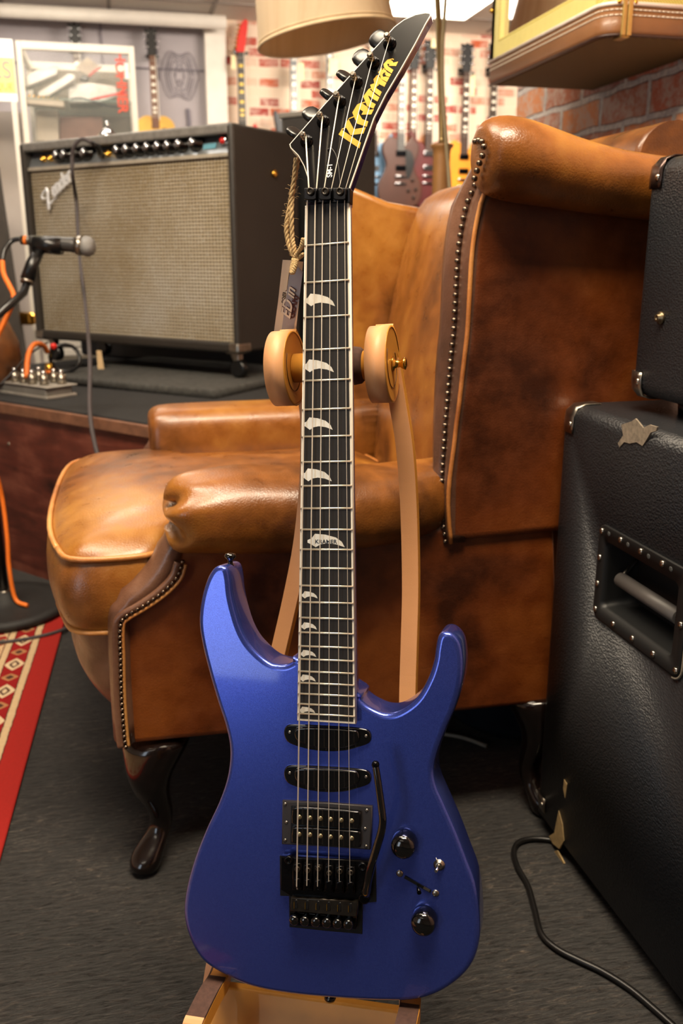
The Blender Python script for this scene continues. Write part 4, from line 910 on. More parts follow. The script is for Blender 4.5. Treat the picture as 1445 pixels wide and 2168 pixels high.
# ------------------------------------------------------------------ junction box with jack plugs and small clutter
jb = onZ(98, 846, .497); JM = frame_at((jb.x, jb.y, .497), DX)
t = thing('junction_box', 'pale grey metal box of jack plugs at the riser edge', 'box', mw=JM)
B().box(-.30, 0, 0.0, .09, .004, .030).build('case', plain('grey_cast_metal', '#8f8b85', .4, .5, .1), t, bevel=.006, **L)
B().box(-.31, .008, -.004, .098, .0, .008).box(-.31, .012, -.004, .10, .030, .034).build('flange', plain('pale_plate', '#a9a39a', .4, .4), t, bevel=.002, **L)
for k, (x, y) in enumerate(((-.20, .03), (-.165, .02), (-.125, .02), (-.085, .02), (-.045, .03), (-.17, .07), (-.13, .075), (-.06, .075), (-.02, .07))):
    pl_ = B().cyl((x, y, .034), (x, y, .062), .0135, .0125, 12).build('jack_plug', STEEL, t, **L)
    B().cyl((x, y, .062), (x, y, .074), .008, .006, 10).build('tip', CHROME, pl_, **L)
B().box(-.235, -.21, .03, .05, .034, .085).build('blue_plug', plain('blue_plastic', '#2d6db4', .4), t, bevel=.004, **L)
def dpath(pts, sm=6): return smooth_open([onD(*p) for p in pts], sm)
tag(B().tube(dpath([(56, 800, 2.52), (58, 765, 2.53), (64, 740, 2.55), (76, 728, 2.6), (92, 732, 2.68), (100, 745, 2.72)]), .0075, 8).build('orange_cable', ORANGE), 'short orange cable looping up from the grey junction box', 'cable')
tag(B().tube(dpath([(0, 815, 2.45), (30, 785, 2.5), (60, 752, 2.6), (100, 725, 2.75)]), .003, 6).build('thin_cable', BLACK), 'thin dark cable sloping behind the junction box', 'cable')
tag(B().loft([[onD(204, 742, 2.95), onD(214, 742, 2.95), onD(214, 742, 3.0), onD(204, 742, 3.0)], [onD(207, 784, 2.93), onD(221, 784, 2.93), onD(221, 784, 2.98), onD(207, 784, 2.98)]], True, False).build('wooden_wedge', plain('pale_wood', '#a98d62', .6)), 'pale wooden wedge leaning under the amplifier', 'wedge')
q = onZ(105, 793, .522); t = thing('cable_plug', 'small plug with orange ring standing under the amplifier corner', 'plug', q)
B().cyl(q, q + Vector((0, 0, .035)), .013, .011, 12).build('shell', BRASS, t); B().cyl(q + Vector((0, 0, .004)), q + Vector((0, 0, .014)), .0142, .0142, 12).build('ring', ORANGE, t)
q = onZ(140, 789, .522); t = thing('cable_coil', 'black cable coil with red connector under the amplifier', 'cable', q)
B().tube([q + Vector((.045 * math.cos(a * .5), .01 * math.sin(a), .045 + .043 * math.sin(a * .5))) for a in range(40)], .006, 6).build('coil', BLACK, t)
B().ball(q + Vector((-.03, -.02, .085)), .011, 8, 6).build('connector', RED, t)
xl_ = on_front(AM, 229, 292, .05)[0]; q = AM @ Vector((xl_, .05, H)); t = thing('desk_bell', 'small silver domed bell shape on top of the silver-grilled amplifier', 'bell', (q.x, q.y, zb + H))
B().lathe([(.032, 0), (.030, .010), (.018, .024), (.008, .030)], q, (0, 0, 1), 20).build('dome', CHROME, t); B().cyl(q + Vector((0, 0, .028)), q + Vector((0, 0, .05)), .005, .006, 10).build('plunger', CHROME, t)

# braided cable hanging from the amplifier
BRAID = plain('grey_braided_cable', '#3c3536', 0.7, 0, 0.5, 500, .3, 500)
q0 = AM @ z5(488, 147, .0); q1 = AM @ z5(470, 125, -.045)
t = thing('instrument_cable', 'dark grey braided cable plugged into the amplifier and hanging down its silver grill', 'cable', tuple(q0))
B().tube([q0, q0.lerp(q1, .35), q0.lerp(q1, .8), q1 + Vector((0, 0, .01)), AM @ z5(425, 70, -.075)], lambda s: .010 if s < .8 else .006, 10).build('plug', BLACK, t)
pts = [AM @ z5(425, 70, -.075), AM @ z5(360, 45, -.09), AM @ z5(310, 85, -.10), AM @ z5(292, 160, -.10), AM @ z5(296, 300, -.10), onD(162, 430, 2.85), onD(168, 540, 2.7), onD(181, 650, 2.5), onD(190, 760, 2.3), onD(190, 870, 2.18), onD(203, 950, 2.14), onD(222, 1004, 2.12), onD(240, 1060, 2.11), onD(238, 1200, 2.10)]
B().tube(smooth_open(pts, 6), .0058, 8).build('cord', BRAID, t)
tag(B().tube(smooth_open([onZ(u, v, .012 if u < 140 else .006) for u, v in ((190, 1300), (165, 1318), (120, 1338), (60, 1352), (0, 1360), (-60, 1362))], 5), .0045, 8).build('floor_cable', BRAID), 'thin grey cable lying across the red rug edge', 'cable')

# black case, brown shape behind the microphone stand
q = onD(70, 668, 3.3)
t = thing('flight_case', 'long low black case with brass corner behind the silver-grilled amplifier', 'case', (q.x, q.y, .5))
FO = AM @ Vector((0, .37, 0)); CM = frame_at((FO.x, FO.y, .497), ADX); MW[t.name] = CM.copy(); t.matrix_world = CM
hh = on_front(CM, 60, 663)[1]
B().box(-.22, W - .17, 0, .3, 0, hh).build('box', TOLEX, t, bevel=.008, **L)
cc = on_front(CM, 48, 672)[0]; B().box(cc - .05, cc + .05, -.004, .03, hh - .05, hh + .003).build('corner', BRASS, t, bevel=.012, **L)
q = onD(-26, 790, 2.62)
tag(B().lathe([(.0, .0), (.05, .004), (.085, .03), (.098, .08), (.095, .14), (.07, .20), (.03, .23), (.002, .235)], (q.x, q.y, .497), (0, 0, 1), 28).build('leather_pouffe', LEATHER_DK), 'rounded dark brown leather form at the left edge of the riser', 'drum')

# ------------------------------------------------------------------ microphone and stand
mb = onZ(12, 1292, .010)
t = thing('microphone_stand', 'black microphone stand with round cast base on the red rug', 'microphone stand', mb)
IRON = plain('textured_cast_iron', '#201f1e', 0.6, .2, .2, 100, .5, 400)
B().lathe([(.150, 0), (.157, .006), (.157, .016), (.148, .024), (.125, .018), (.06, .022), (.028, .034), (.020, .05), (.016, .052)], mb, (0, 0, 1), 48).build('base', IRON, t)
B().cyl(mb + Vector((0, 0, .05)), mb + Vector((0, 0, .056)), .0165, .0165, 16).build('collar', STEEL, t)
qz = onD(20, 690, 2.36); top = Vector((mb.x, mb.y, qz.z))
B().cyl(mb + Vector((0, 0, .05)), top, .0125, .0125, 16).build('pole', BLACK, t)
m0, m1 = onD(50, 620, 2.38), onD(80, 545, 2.4)
B().lathe([(.02, -.03), (.024, -.02), (.024, .02), (.02, .03)], top, (1, 0.3, 0), 16).build('clutch', BLACK, t)
B().tube([onD(-40, 810, 2.36), top, m0, onD(62, 585, 2.39)], .0105, 12).build('boom_arm', BLACK, t)
B().cyl(onD(56, 600, 2.388), onD(58, 592, 2.389), .017, .017, 14).build('boom_ring', STEEL, t)
B().tube([onD(58, 592, 2.389), onD(68, 560, 2.395), onD(84, 528, 2.4)], lambda s: .019 - .004 * s, 12).build('swivel', BLACK, t)
ca, cb_ = onD(72, 517, 2.40), onD(132, 521, 2.40)
B().tube([ca, cb_], .0225, 14).build('microphone_clip', BLACK, t)
mm = thing('microphone', 'dark grey handheld microphone with round mesh head in front of the silver grill', 'microphone', ca)
hx = (onD(185, 522, 2.4) - onD(45, 508, 2.4)).normalized()
h0 = onD(62, 509.5, 2.4); GREYM = plain('grey_metal_paint', '#3d3b39', .4, .4, .1)
B().lathe([(.013, 0), (.0145, .01), (.0165, .05), (.0200, .115), (.0215, .128)], h0, hx, 24).build('handle', GREYM, mm)
B().lathe([(.0225, .126), (.0265, .134), (.0265, .141), (.0235, .144)], h0, hx, 24).build('collar', STEEL, mm)
B().lathe([(.0225, .142), (.0268, .150), (.0262, .162), (.0205, .172), (.010, .177), (.001, .178)], h0, hx, 24).build('mesh_head', plain('silver_mesh', '#8e8d8b', .45, .7, .35, 700, .8, 900), mm)
B().lathe([(.012, -.022), (.012, -.002), (.013, 0)], h0, hx, 16).build('connector', STEEL, mm)
B().lathe([(.0124, -.014), (.0124, -.006)], h0, hx, 16).build('orange_ring', ORANGE, mm)
t = thing('microphone_cable', 'orange microphone cable wound down the black stand', 'cable', h0)
B().tube(dpath([(54, 508.5, 2.4), (40, 506, 2.4), (24, 511, 2.4), (10, 530, 2.39), (5, 553, 2.385)]), .0065, 8).build('black_boot', BLACK, t)
B().tube(dpath([(5, 553, 2.385), (8, 580, 2.37), (20, 605, 2.35), (29, 625, 2.34), (25, 645, 2.33), (10, 680, 2.33), (-8, 715, 2.33), (-30, 760, 2.33)]), .0068, 8).build('orange_cord', ORANGE, t)
B().tube(smooth_open([mb + Vector((x, y, z)) for x, y, z in ((-.03, -.01, .62), (-.01, -.022, .5), (.012, -.018, .38), (.02, .0, .30), (.024, -.012, .20), (.022, -.02, .12), (.03, -.03, .04), (.06, -.05, .026))], 6), .0055, 8).build('lower_cord', ORANGE, t)

# ------------------------------------------------------------------ big cabinet at right
CX = .593; ya, yb_ = .655, 1.147; zt = .682
t = thing('speaker_cabinet', 'tall black textured speaker cabinet with riveted recessed side handle at the right edge', 'speaker cabinet', (.9, .9, 0))
hc0, hc1 = onX(1258, 1300, CX), onX(1272, 1108, CX); hy1 = (hc0.y + hc1.y) / 2; hz0, hz1 = onX(1258, 1303, CX).z, onX(1275, 1106, CX).z; hy0 = onX(1441, 1425, CX).y
b = B()
# box with an opening in the near face for the handle dish
iy0, iy1, iz0, iz1 = hy0 + .014, hy1 - .014, hz0 + .016, hz1 - .016
b = B(lambda p: Vector((p.z, p.x, p.y)))
b.box(ya, iy0, .03, zt, CX, CX + .06); b.box(iy1, yb_, .03, zt, CX, CX + .06); b.box(iy0, iy1, .03, iz0, CX, CX + .06); b.box(iy0, iy1, iz1, zt, CX, CX + .06)
b.box(ya, yb_, .03, zt, CX + .055, 1.27)
me = b.build('cabinet', TOLEX, t)
me.hide_render = False
# rounded edge mouldings
mo = B(); r = .017
cab = B().slab([(CX - .001, ya), (CX - .001, yb_ + .001), (1.271, yb_ + .001), (1.271, ya)], .03, .05, .0, 2, .0)
for y in (yb_ - r + .001,): mo.cyl((CX + r - .001, y, .03), (CX + r - .001, y, zt), r, n=24)
mo.cyl((CX + r - .001, ya, zt - r + .001), (CX + r - .001, yb_, zt - r + .001), r, n=24)
bpy.data.objects.remove(me); 
def cabbox():
    b = B(); prof = []
    for k in range(7):
        a = math.pi / 2 * k / 6; prof.append((CX + r * (1 - math.cos(a)), r * (1 - math.sin(a))))
    # horizontal section rings (rounded vertical far edge), stacked in z with rounded top
    def ring(z, ins):
        R = []; x0 = CX + ins; y1 = yb_ - ins
        R.append((x0, ya, z))
        for k in range(7):
            a = math.pi / 2 * k / 6; R.append((x0 + r * (1 - math.cos(a)), y1 - r + r * math.sin(a), z))
        R += [(1.27, y1, z), (1.27, ya, z)]
        return R
    rings = [ring(.03, 0)] + [ring(zt - r + r * math.sin(math.pi / 2 * k / 5), r * (1 - math.cos(math.pi / 2 * k / 5))) for k in range(6)]
    return b.loft(rings)
cabo = cabbox().build('cabinet', TOLEX, t)
cut = B().box(CX - .02, CX + .05, iy0, iy1, iz0, iz1).build('handle_cutter', BLACK)
mod = cabo.modifiers.new('opening', 'BOOLEAN'); mod.operation = 'DIFFERENCE'; mod.object = cut; mod.solver = 'EXACT'
dg = bpy.context.evaluated_depsgraph_get(); dg.update()
inv = MW[t.name].inverted(); cut.location = (0, 0, 0); bpy.context.view_layer.update(); dg.update()
nm = bpy.data.meshes.new_from_object(cabo.evaluated_get(dg)); cabo.modifiers.clear(); cabo.data = nm; bpy.data.objects.remove(cut)
HB = plain('handle_black_metal', '#101112', .5, .1, .1)
fl_ = lambda y0, y1, z0, z1: [(y0, z0), (y1, z0), (y1, z1), (y0, z1)]
def rr(y0, y1, z0, z1, rad, n=5):
    o = []
    for cy, cz, a0 in ((y1 - rad, z1 - rad, 0), (y0 + rad, z1 - rad, 90), (y0 + rad, z0 + rad, 180), (y1 - rad, z0 + rad, 270)):
        for k in range(n + 1): a = math.radians(a0 + 90 * k / n); o.append((cy + rad * math.cos(a), cz + rad * math.sin(a)))
    return o
b = B()
outer = rr(hy0, hy1, hz0, hz1, .014); inner = rr(iy0 + .004, iy1 - .004, iz0 + .004, iz1 - .004, .008); deep = rr(iy0 + .014, iy1 - .014, iz0 + .012, iz1 - .012, .010)
b.loft([[(CX, y, z) for y, z in outer], [(CX - .0025, y, z) for y, z in outer], [(CX - .0028, y, z) for y, z in rr(hy0 + .002, hy1 - .002, hz0 + .002, hz1 - .002, .013)], [(CX - .0025, y, z) for y, z in inner], [(CX + .006, y, z) for y, z in inner], [(CX + .040, y, z) for y, z in deep]], False)
ids = [b.pt((CX + .040, y, z)) for y, z in deep]; b.cap(ids)
hd_ = b.build('recessed_handle', HB, t)
g0, g1 = onX(1300, 1265, CX), onX(1412, 1332, CX)
B().cyl((CX + .014, iy1 - .020, iz0 + .046), (CX + .014, iy0 + .02, iz0 + .046), .0095, n=20).build('grip', plain('grey_rubber_grip', '#4a4644', .5, 0, .1), hd_)
B().tube([(CX + .036, iy1 - .016, iz1 - .03), (CX + .02, iy1 - .016, iz0 + .05), (CX + .014, iy1 - .018, iz0 + .046)], .003, 8).tube([(CX + .014, iy0 + .026, iz0 + .046), (CX + .014, iy0 + .006, iz0 + .046)], .006, 10).build('grip_arm', STEEL, hd_)
RIV = plain('rivet_chrome', '#c3bcae', .2, 1., .1)
n1 = 5
rv = [(hy1 - .007, hz0 + .012 + (hz1 - hz0 - .022) * k / 3) for k in range(4)] + [(hy1 - .007 - (hy1 - hy0 - .014) * k / 4, hz1 - .008) for k in range(1, 5)] + [(hy1 - .007 - (hy1 - hy0 - .014) * k / 4, hz0 + .009) for k in range(1, 5)] + [(hy0 + .007, (hz0 + hz1) / 2)]
for y, z in rv: B().ball((CX - .003, y, z), .0044, 12, 8, (.55, 1, 1)).build('rivet', RIV, hd_)
for k in range(4): B().ball((CX - .0026, hy1 - .024 - (hy1 - hy0 - .014) * k / 4, hz1 - .009), .0036, 10, 6, (.15, 1, 1)).build('plug_hole', plain('dull_grey', '#4b4d4d', .5, .4), hd_)
for k in range(4): B().ball((CX + .0385, iy1 - .03 - .033 * k, iz1 - .022), .0036, 10, 6, (.15, 1, 1)).build('plug_hole', plain('dull_grey', '#4b4d4d', .5, .4), hd_)
WORN = plain('worn_tan_wood', '#9a8258', .75, 0, .25, 90); WORNG = plain('worn_grey_edge', '#6f675a', .8, 0, .3, 300)
B().tube([(CX - .001, y, z) for y, z in rr(hy0 - .003, hy1 + .003, hz0 - .003, hz1 + .003, .017)[6:18]], .0016, 6).build('worn_outline', WORNG, t)
def onpatch(px, x, name, mat, th_=.0012):
    f = [onX(u, v, x) for u, v in px]; return B().loft([[p + Vector((.001, 0, 0)) for p in f], [p - Vector((th_, 0, 0)) for p in f]], True, False).build(name, mat, t)
onpatch([(1316, 899), (1338, 892), (1346, 886), (1352, 893), (1362, 906), (1376, 899), (1392, 904), (1390, 912), (1378, 916), (1370, 930), (1361, 944), (1348, 936), (1334, 939), (1322, 936), (1312, 947), (1309, 938), (1320, 922)], CX, 'torn_covering', plain('torn_backing', '#75695a', .8, 0, .3, 200))
onpatch([(1183, 1716), (1191, 1745), (1194, 1780), (1184, 1797), (1170, 1785), (1163, 1770), (1174, 1763)], CX, 'bare_wood_patch', WORN)
onpatch([(1174, 1802), (1180, 1800), (1195, 1828), (1190, 1830)], CX, 'bare_wood_patch', WORN)
onpatch([(1194, 1650), (1200, 1660), (1196, 1690), (1192, 1670)], CX, 'scuff', WORN, .0006)
# metal corners and feet
def cornercap(x, y, z, sy, sz, par, R=.045, m=STEEL):
    b = B(); n = 6; out = []
    for i in range(n + 1):
        a = math.pi / 2 * i / n; ring = []
        for j in range(n + 1):
            c = math.pi / 2 * j / n; d = Vector((math.cos(c) * math.cos(a), math.cos(c) * math.sin(a), math.sin(c)))
            k = (abs(d.x) ** 5 + abs(d.y) ** 5 + abs(d.z) ** 5) ** (-1 / 5)
            ring.append(Vector((x + R * (1 - d.x * k), y - sy * R * (1 - d.y * k), z - sz * R * (1 - d.z * k))))
        out.append(ring)
    b.loft(out, False, True, False)
    o = b.build('corner_cap', m, par)
    s = o.modifiers.new('t', 'SOLIDIFY'); s.thickness = .002; s.offset = 0
    B().ball((x - .001, y - sy * (R - .008), z - sz * (R - .012)), .0045, 10, 8, (.5, 1, 1)).build('rivet', RIV, o); return o
cornercap(CX - .0015, yb_ + .0015, zt + .0015, 1, 1, t, .040); cornercap(CX - .0015, yb_ + .0015, .028, 1, -1, t, .036)
for x, y in ((CX + .05, yb_ - .05), (1.22, yb_ - .05), (CX + .05, ya + .05), (1.22, ya + .05)): B().cyl((x, y, 0), (x, y, .031), .02, .022, 14).build('rubber_foot', BLACK, t)

# amplifier head on top
hx0, hy_, hz_ = .648, 1.072, .702
t = thing('amplifier_head', 'black textured amplifier head with steel corners on top of the tall cabinet', 'amplifier', (.9, .85, hz_ - .015))
def rbox(x0, x1, y0, y1, z0, z1, r):
    b = B(); rings = []
    for k in range(6): a = math.pi / 2 * k / 5; rings.append((z0 + r * (1 - math.sin(a)), r * (1 - math.cos(a))))
    rings = rings[::-1]; rings = [(z0 + r * (1 - math.cos(math.pi / 2 * k / 5)), r * (1 - math.sin(math.pi / 2 * k / 5))) for k in range(6)]
    rings += [(z1 - r + r * math.sin(math.pi / 2 * k / 5), r * (1 - math.cos(math.pi / 2 * k / 5))) for k in range(6)]
    return b.loft([[(y[0], y[1], z) for y in rr(x0 + i, x1 - i, y0 + i, y1 - i, max(r - i * .6, .004))] for z, i in rings])
rbox(hx0, 1.22, .60, hy_, hz_, .995, .020).build('case', TOLEX, t)
cornercap(hx0 - .0015, hy_ + .0015, .997, 1, 1, t, .038, plain('dark_corner_metal', '#4a3c38', .25, .8)); cornercap(hx0 - .0015, hy_ + .0015, hz_ - .002, 1, -1, t, .034)
q = onX(1399, 673, hx0); sc_ = B().lathe([(.0085, 0), (.0075, .003), (.005, .004), (.0045, .007), (.002, .007), (.0018, .004)], q, (-1, 0, 0), 18).build('screw', plain('aged_brass', '#7a6a52', .35, .9), t)
for x, y in ((hx0 + .06, hy_ - .06), (1.16, hy_ - .06), (hx0 + .06, .66), (1.16, .66)): B().cyl((x, y, .6815), (x, y, .70), .018, .02, 14).build('rubber_foot', BLACK, t)

# power cord on the floor
pts = [onZ(u, v, .006) for u, v in ((1215, 1790), (1163, 1778), (1125, 1776), (1097, 1784), (1087, 1803), (1095, 1835), (1117, 1875), (1131, 1925), (1146, 1978), (1180, 2010), (1225, 2033), (1275, 2057), (1335, 2095), (1400, 2150), (1450, 2195))]
t = tag(B().tube(smooth_open(pts, 6), .0042, 8).build('power_cord', plain('black_rubber', '#121111', .35)), 'black power cord snaking over the carpet beside the tall cabinet', 'cord')

# dark things behind the chair's rear leg
q = onZ(1040, 1640, 0); tb = thing('waste_bin', 'dark blue-black round tub in the shadow behind the armchair leg', 'tub', (q.x + .1, q.y + .30, 0))
c = Vector((q.x + .14, q.y + .22, 0)); B().lathe([(.13, 0), (.16, .03), (.178, .185), (.18, .19)], c, (0, 0, 1), 36).build('tub_wall', plain('blue_black_plastic', '#14181f', .4), tb)
B().tube([c + Vector((.180 * math.cos(a * math.pi / 18), .180 * math.sin(a * math.pi / 18), .19)) for a in range(37)], .006, 6).build('rim', plain('slate_blue_rim', '#27364a', .4), tb)
tag(B().tube(smooth_open([onZ(u, v, .006) for u, v in ((880, 1545), (945, 1555), (985, 1563), (1030, 1580))], 4), .004, 6).build('grey_cable', plain('pale_cable', '#6f6a5f', .6)), 'short pale cable on the floor in the shadow under the armchair', 'cable')

# ------------------------------------------------------------------ tweed case on the wall
t = thing('tweed_case', 'yellow tweed case with brown leather band, white stitching and brass latch on the brick wall', 'case', (1.15, 2.2, 1.32))
TW = NT('yellow_tweed'); x = TW.xyz(TW.obj()); wv = TW.math('SINE', TW.math('MULTIPLY', TW.math('ADD', TW.math('ADD', x[0], x[1]), x[2]), 900)); TW.l(TW.ramp(wv, [(.2, '#a8953a'), (.7, '#d9cd7c')]), TW.b.inputs['Base Color']); TW.set(Roughness=.6); TW.bump(wv, .4, .001)
RB = NT('brown_ribbed_cloth'); x = RB.xyz(RB.obj()); wv = RB.math('SINE', RB.math('MULTIPLY', RB.math('ADD', x[1], RB.math('MULTIPLY', x[0], .25)), 1100)); RB.l(RB.ramp(wv, [(.2, '#54421c'), (.7, '#86703a')]), RB.b.inputs['Base Color']); RB.set(Roughness=.7); RB.bump(wv, .4, .001)
YEL = plain('yellow_vinyl', '#cfc37a', .45, 0, .04, 40, .1, 200)
BRN = plain('brown_case_leather', '#7d5433', .42, 0, .08, 20, .1, 300, coat=.15)
x0, x1c, y0c, y1c, z0, z1 = 1.0, 1.298, 1.862, 2.472, 1.318, 1.80; zbn = 1.372
def plan(i, rad=.045, n=6):
    o = [(x1c, y1c - i), (x0 + i, y1c - i)]
    for k in range(n + 1): a = math.radians(180 + 90 * k / n); o.append((x0 + i + rad + rad * math.cos(a), y0c + i + rad + rad * math.sin(a)))
    return o + [(x1c, y0c + i)]
B().loft([[(x, y, z) for x, y in plan(i)] for z, i in ((z0, .006), (z0 + .004, .001), (z0 + .01, 0), (zbn, 0))], True, True).build('leather_band', BRN, t)
B().slab(offset([Vector(p) for p in plan(.012)][::-1] if area2(plan(.012)) < 0 else plan(.012), 0), z0 - .0015, z0 + .002, 0).build('ribbed_base', RB.m, t)
# front frame around the glazed opening, end wall above the band
yo1 = onX(1058, 60, x0).y; zo0 = onX(1100, 58, x0).z; yo0 = y0c + .10
fw = .02
f = B().box(x0, x0 + fw, yo1, y1c, zbn, z1).box(x0, x0 + fw, y0c + .045, yo0, zbn, z1).box(x0, x0 + fw, yo0, yo1, zbn, zo0).box(x0, x1c, y1c - fw, y1c, zbn, z1).box(x0 + fw, x1c, yo0, y1c - fw, z1 - fw, z1)
f.build('front_frame', YEL, t)
cr = [(p[0], p[1]) for p in plan(0)][2:]
B().loft([[(x, y, zbn) for x, y in cr] + [(x1c, y0c + fw, zbn), (x0 + .06, y0c + fw + .02, zbn), (x0 + fw, y0c + .08, zbn)], [(x, y, z1) for x, y in cr] + [(x1c, y0c + fw, z1), (x0 + .06, y0c + fw + .02, z1), (x0 + fw, y0c + .08, z1)]], True, False).build('tweed_end', TW.m, t)
B().box(x0 + .012, x0 + .016, yo0, yo1, zo0, z1 - fw).build('mirror_glass', plain('dark_mirror_glass', '#d8d0cc', .03, 1.0, .02), t)
def rail(z, i=-.001): return [(x, y, z) for x, y in [(x0 + i, y1c)] + plan(i)[2:]]
for z, r_, m_, nm in ((zbn + .004, .0042, plain('white_piping', '#ded3cc', .4), 'white_piping'), (zbn - .007, .0012, CREAM, 'stitching'), (zbn - .017, .0012, CREAM, 'stitching')):
    if nm == 'stitching':
        P = smooth_open(rail(z), 1); L_ = [0]
        for a, c in zip(P, P[1:]): L_.append(L_[-1] + (c - a).length)
        sb = B(); n = 84
        def atl(s):
            k = max(j for j in range(len(L_)) if L_[j] <= s + 1e-9); k = min(k, len(P) - 2); return P[k].lerp(P[k + 1], (s - L_[k]) / max(1e-9, L_[k + 1] - L_[k]))
        for k in range(n): sb.tube([atl(L_[-1] * k / n), atl(L_[-1] * (k + .8) / n)], r_, 5)
        sb.build('stitching', m_, t)
    else: B().tube(rail(z), r_, 8).build(nm, m_, t)
B().tube([(x0 + .002, yo1 + .004, z1), (x0 + .002, yo1 + .004, zo0 - .004), (x0 + .002, yo0, zo0 - .004)], .003, 6).build('opening_piping', TW.m, t)
B().tube([(x, y, z0) for x, y in [(x0, y1c)] + plan(.001)[2:]], .003, 6).build('lower_edge', plain('dark_brown_edge', '#3b2620', .4), t)
xl = onY(1324, 40, y0c).x
la = B().box(xl - .011, xl - .001, y0c - .007, y0c, z0 - .003, z1).box(xl + .001, xl + .012, y0c - .007, y0c, z0 - .003, z1).box(xl - .010, xl + .010, y0c - .003, y0c + .03, z0 - .006, z0 - .002).build('brass_latch', plain('pale_brass', '#c2a463', .3, .8), t, bevel=.002)
for dx in (-.018, .018): B().ball((xl + dx, y0c - .002, zbn + .006), .005, 10, 6).build('screw', BRASS, la)
B().ball((x0 - .004, y1c - .006, onX(1037, 27, x0).z), .007, 10, 6).build('stud', BRASS, t)
panel(-.56, .04, 4.5, 5.72, 'rectangular ceiling panel above the display cabinet, mirrored in the tweed case')
# ================================================================== FLOOR LAMP
lb = Vector((.93, 2.66, 0))
t = thing('floor_lamp', 'brass and wood floor lamp with pleated cream shade above the black headstock', 'floor lamp', lb)
LW = plain('lamp_wood', '#8a6238', .4, 0, .15, 12); OLDB = plain('aged_lamp_brass', '#7d6a45', .35, .8, .15, 40)
wt = onD(935, 306, 2.62); lb = Vector((wt.x, wt.y, 0))
lb.z = .497
B().lathe([(.13, 0), (.13, .015), (.10, .03), (.03, .045)], lb, (0, 0, 1), 36).build('base', OLDB, t)
lz = wt.z - .497
B().lathe([(.028, .04), (.026, .2), (.025, lz - .03), (.027, lz - .012), (.034, lz - .006), (.034, lz), (.01, lz + .004)], lb, (0, 0, 1), 24).build('wooden_column', LW, t)
SHADE = NT('pleated_cream_fabric'); x = SHADE.xyz(SHADE.obj())
an = SHADE.math('ARCTAN2', x[1], x[0]); pn = SHADE.noise(SHADE.comb(an, 0, 0), 7, 4, .7); SHADE.l(SHADE.ramp(pn, [(.35, '#c9b08e'), (.5, '#dcc7a6'), (.68, '#e6d6bb')]), SHADE.b.inputs['Base Color']); SHADE.set(Roughness=.7, Subsurface_Weight=0.0)
tr = SHADE.n('ShaderNodeBsdfTranslucent'); tr.inputs['Color'].default_value = lin('#cfae7c'); mx_ = SHADE.n('ShaderNodeMixShader'); mx_.inputs[0].default_value = .35
SHADE.l(SHADE.b.outputs[0], mx_.inputs[1]); SHADE.l(tr.outputs[0], mx_.inputs[2]); SHADE.l(mx_.outputs[0], SHADE.t.nodes['Material Output'].inputs['Surface'])
sc = onD(692, 82, 2.6); tilt = math.radians(9.5)
SX = (R_ * math.cos(tilt) + Vector((0, 0, 1)) * math.sin(tilt)).normalized(); fwd = Vector((N_.x, N_.y, 0)).normalized(); SZ = SX.cross(fwd).normalized(); SZ = SZ if SZ.z > 0 else -SZ; SY = SZ.cross(SX)
SM = Matrix(((SX.x, SY.x, SZ.x, sc.x), (SX.y, SY.y, SZ.y, sc.y), (SX.z, SY.z, SZ.z, sc.z), (0, 0, 0, 1)))
def srng(r, z, pl=0.0, n=180): return [SM @ Vector((r * math.cos(a * 2 * math.pi / n) * (1 + pl * (a % 2)), r * math.sin(a * 2 * math.pi / n) * (1 + pl * (a % 2)), z)) for a in range(n)]
sh = B().loft([srng(.200, 0, .0), srng(.1965, .012, .012), srng(.180, .16, .012), srng(.150, .27, .012), srng(.149, .27, 0), srng(.176, .16, .0), srng(.1935, .012, .0), srng(.198, 0, 0)], False)
so = sh.build('lamp_shade', SHADE.m, t); MI = MW[t.name].inverted()
B().tube(srng(.2005, .003, 0, 72) + srng(.2005, .003, 0, 72)[:1], .0045, 8).tube(srng(.200, .013, 0, 72) + srng(.200, .013, 0, 72)[:1], .002, 6).build('rim_trim', plain('cream_trim', '#d8c19c', .7), so)
rt = onD(918, -60, 2.72)
topz = SM @ Vector((0, 0, .30))
arm_pts = [wt, onD(934, 230, 2.63), onD(930, 120, 2.66), onD(926, 10, 2.69), onD(915, -110, 2.74), Vector((rt.x - .05, rt.y + .02, topz.z + .10)), (topz + Vector((.08, 0, .10))), topz + Vector((0, 0, .03)), SM @ Vector((0, 0, .16))]
B().tube(smooth_open(arm_pts, 6), .0095, 12).build('brass_arm', OLDB, t)
B().tube(smooth_open([onD(948, -80, 2.62), onD(942, 10, 2.6), onD(936, 100, 2.59), onD(937, 200, 2.58), onD(944, 300, 2.57), onD(952, 410, 2.56), onD(955, 520, 2.6)], 6), .0062, 8).build('cord', plain('olive_cord', '#6d6045', .6), t)
B().loft([[SM @ Vector((r * math.cos(a * math.pi / 8), r * math.sin(a * math.pi / 8), z)) for a in range(16)] for r, z in ((.012, .27), (.016, .25), (.016, .19), (.03, .17), (.034, .12), (.02, .08), (.004, .07))]).build('bulb', plain('bulb_glass', '#e8e4dc', .2, em='#ffd9a0', ems=0.35), t)
for k in range(3):
    a = k * 2.094; B().cyl(SM @ Vector((0, 0, .262)), SM @ Vector((.15 * math.cos(a), .15 * math.sin(a), .268)), .002, n=6).build('spoke', OLDB, t)

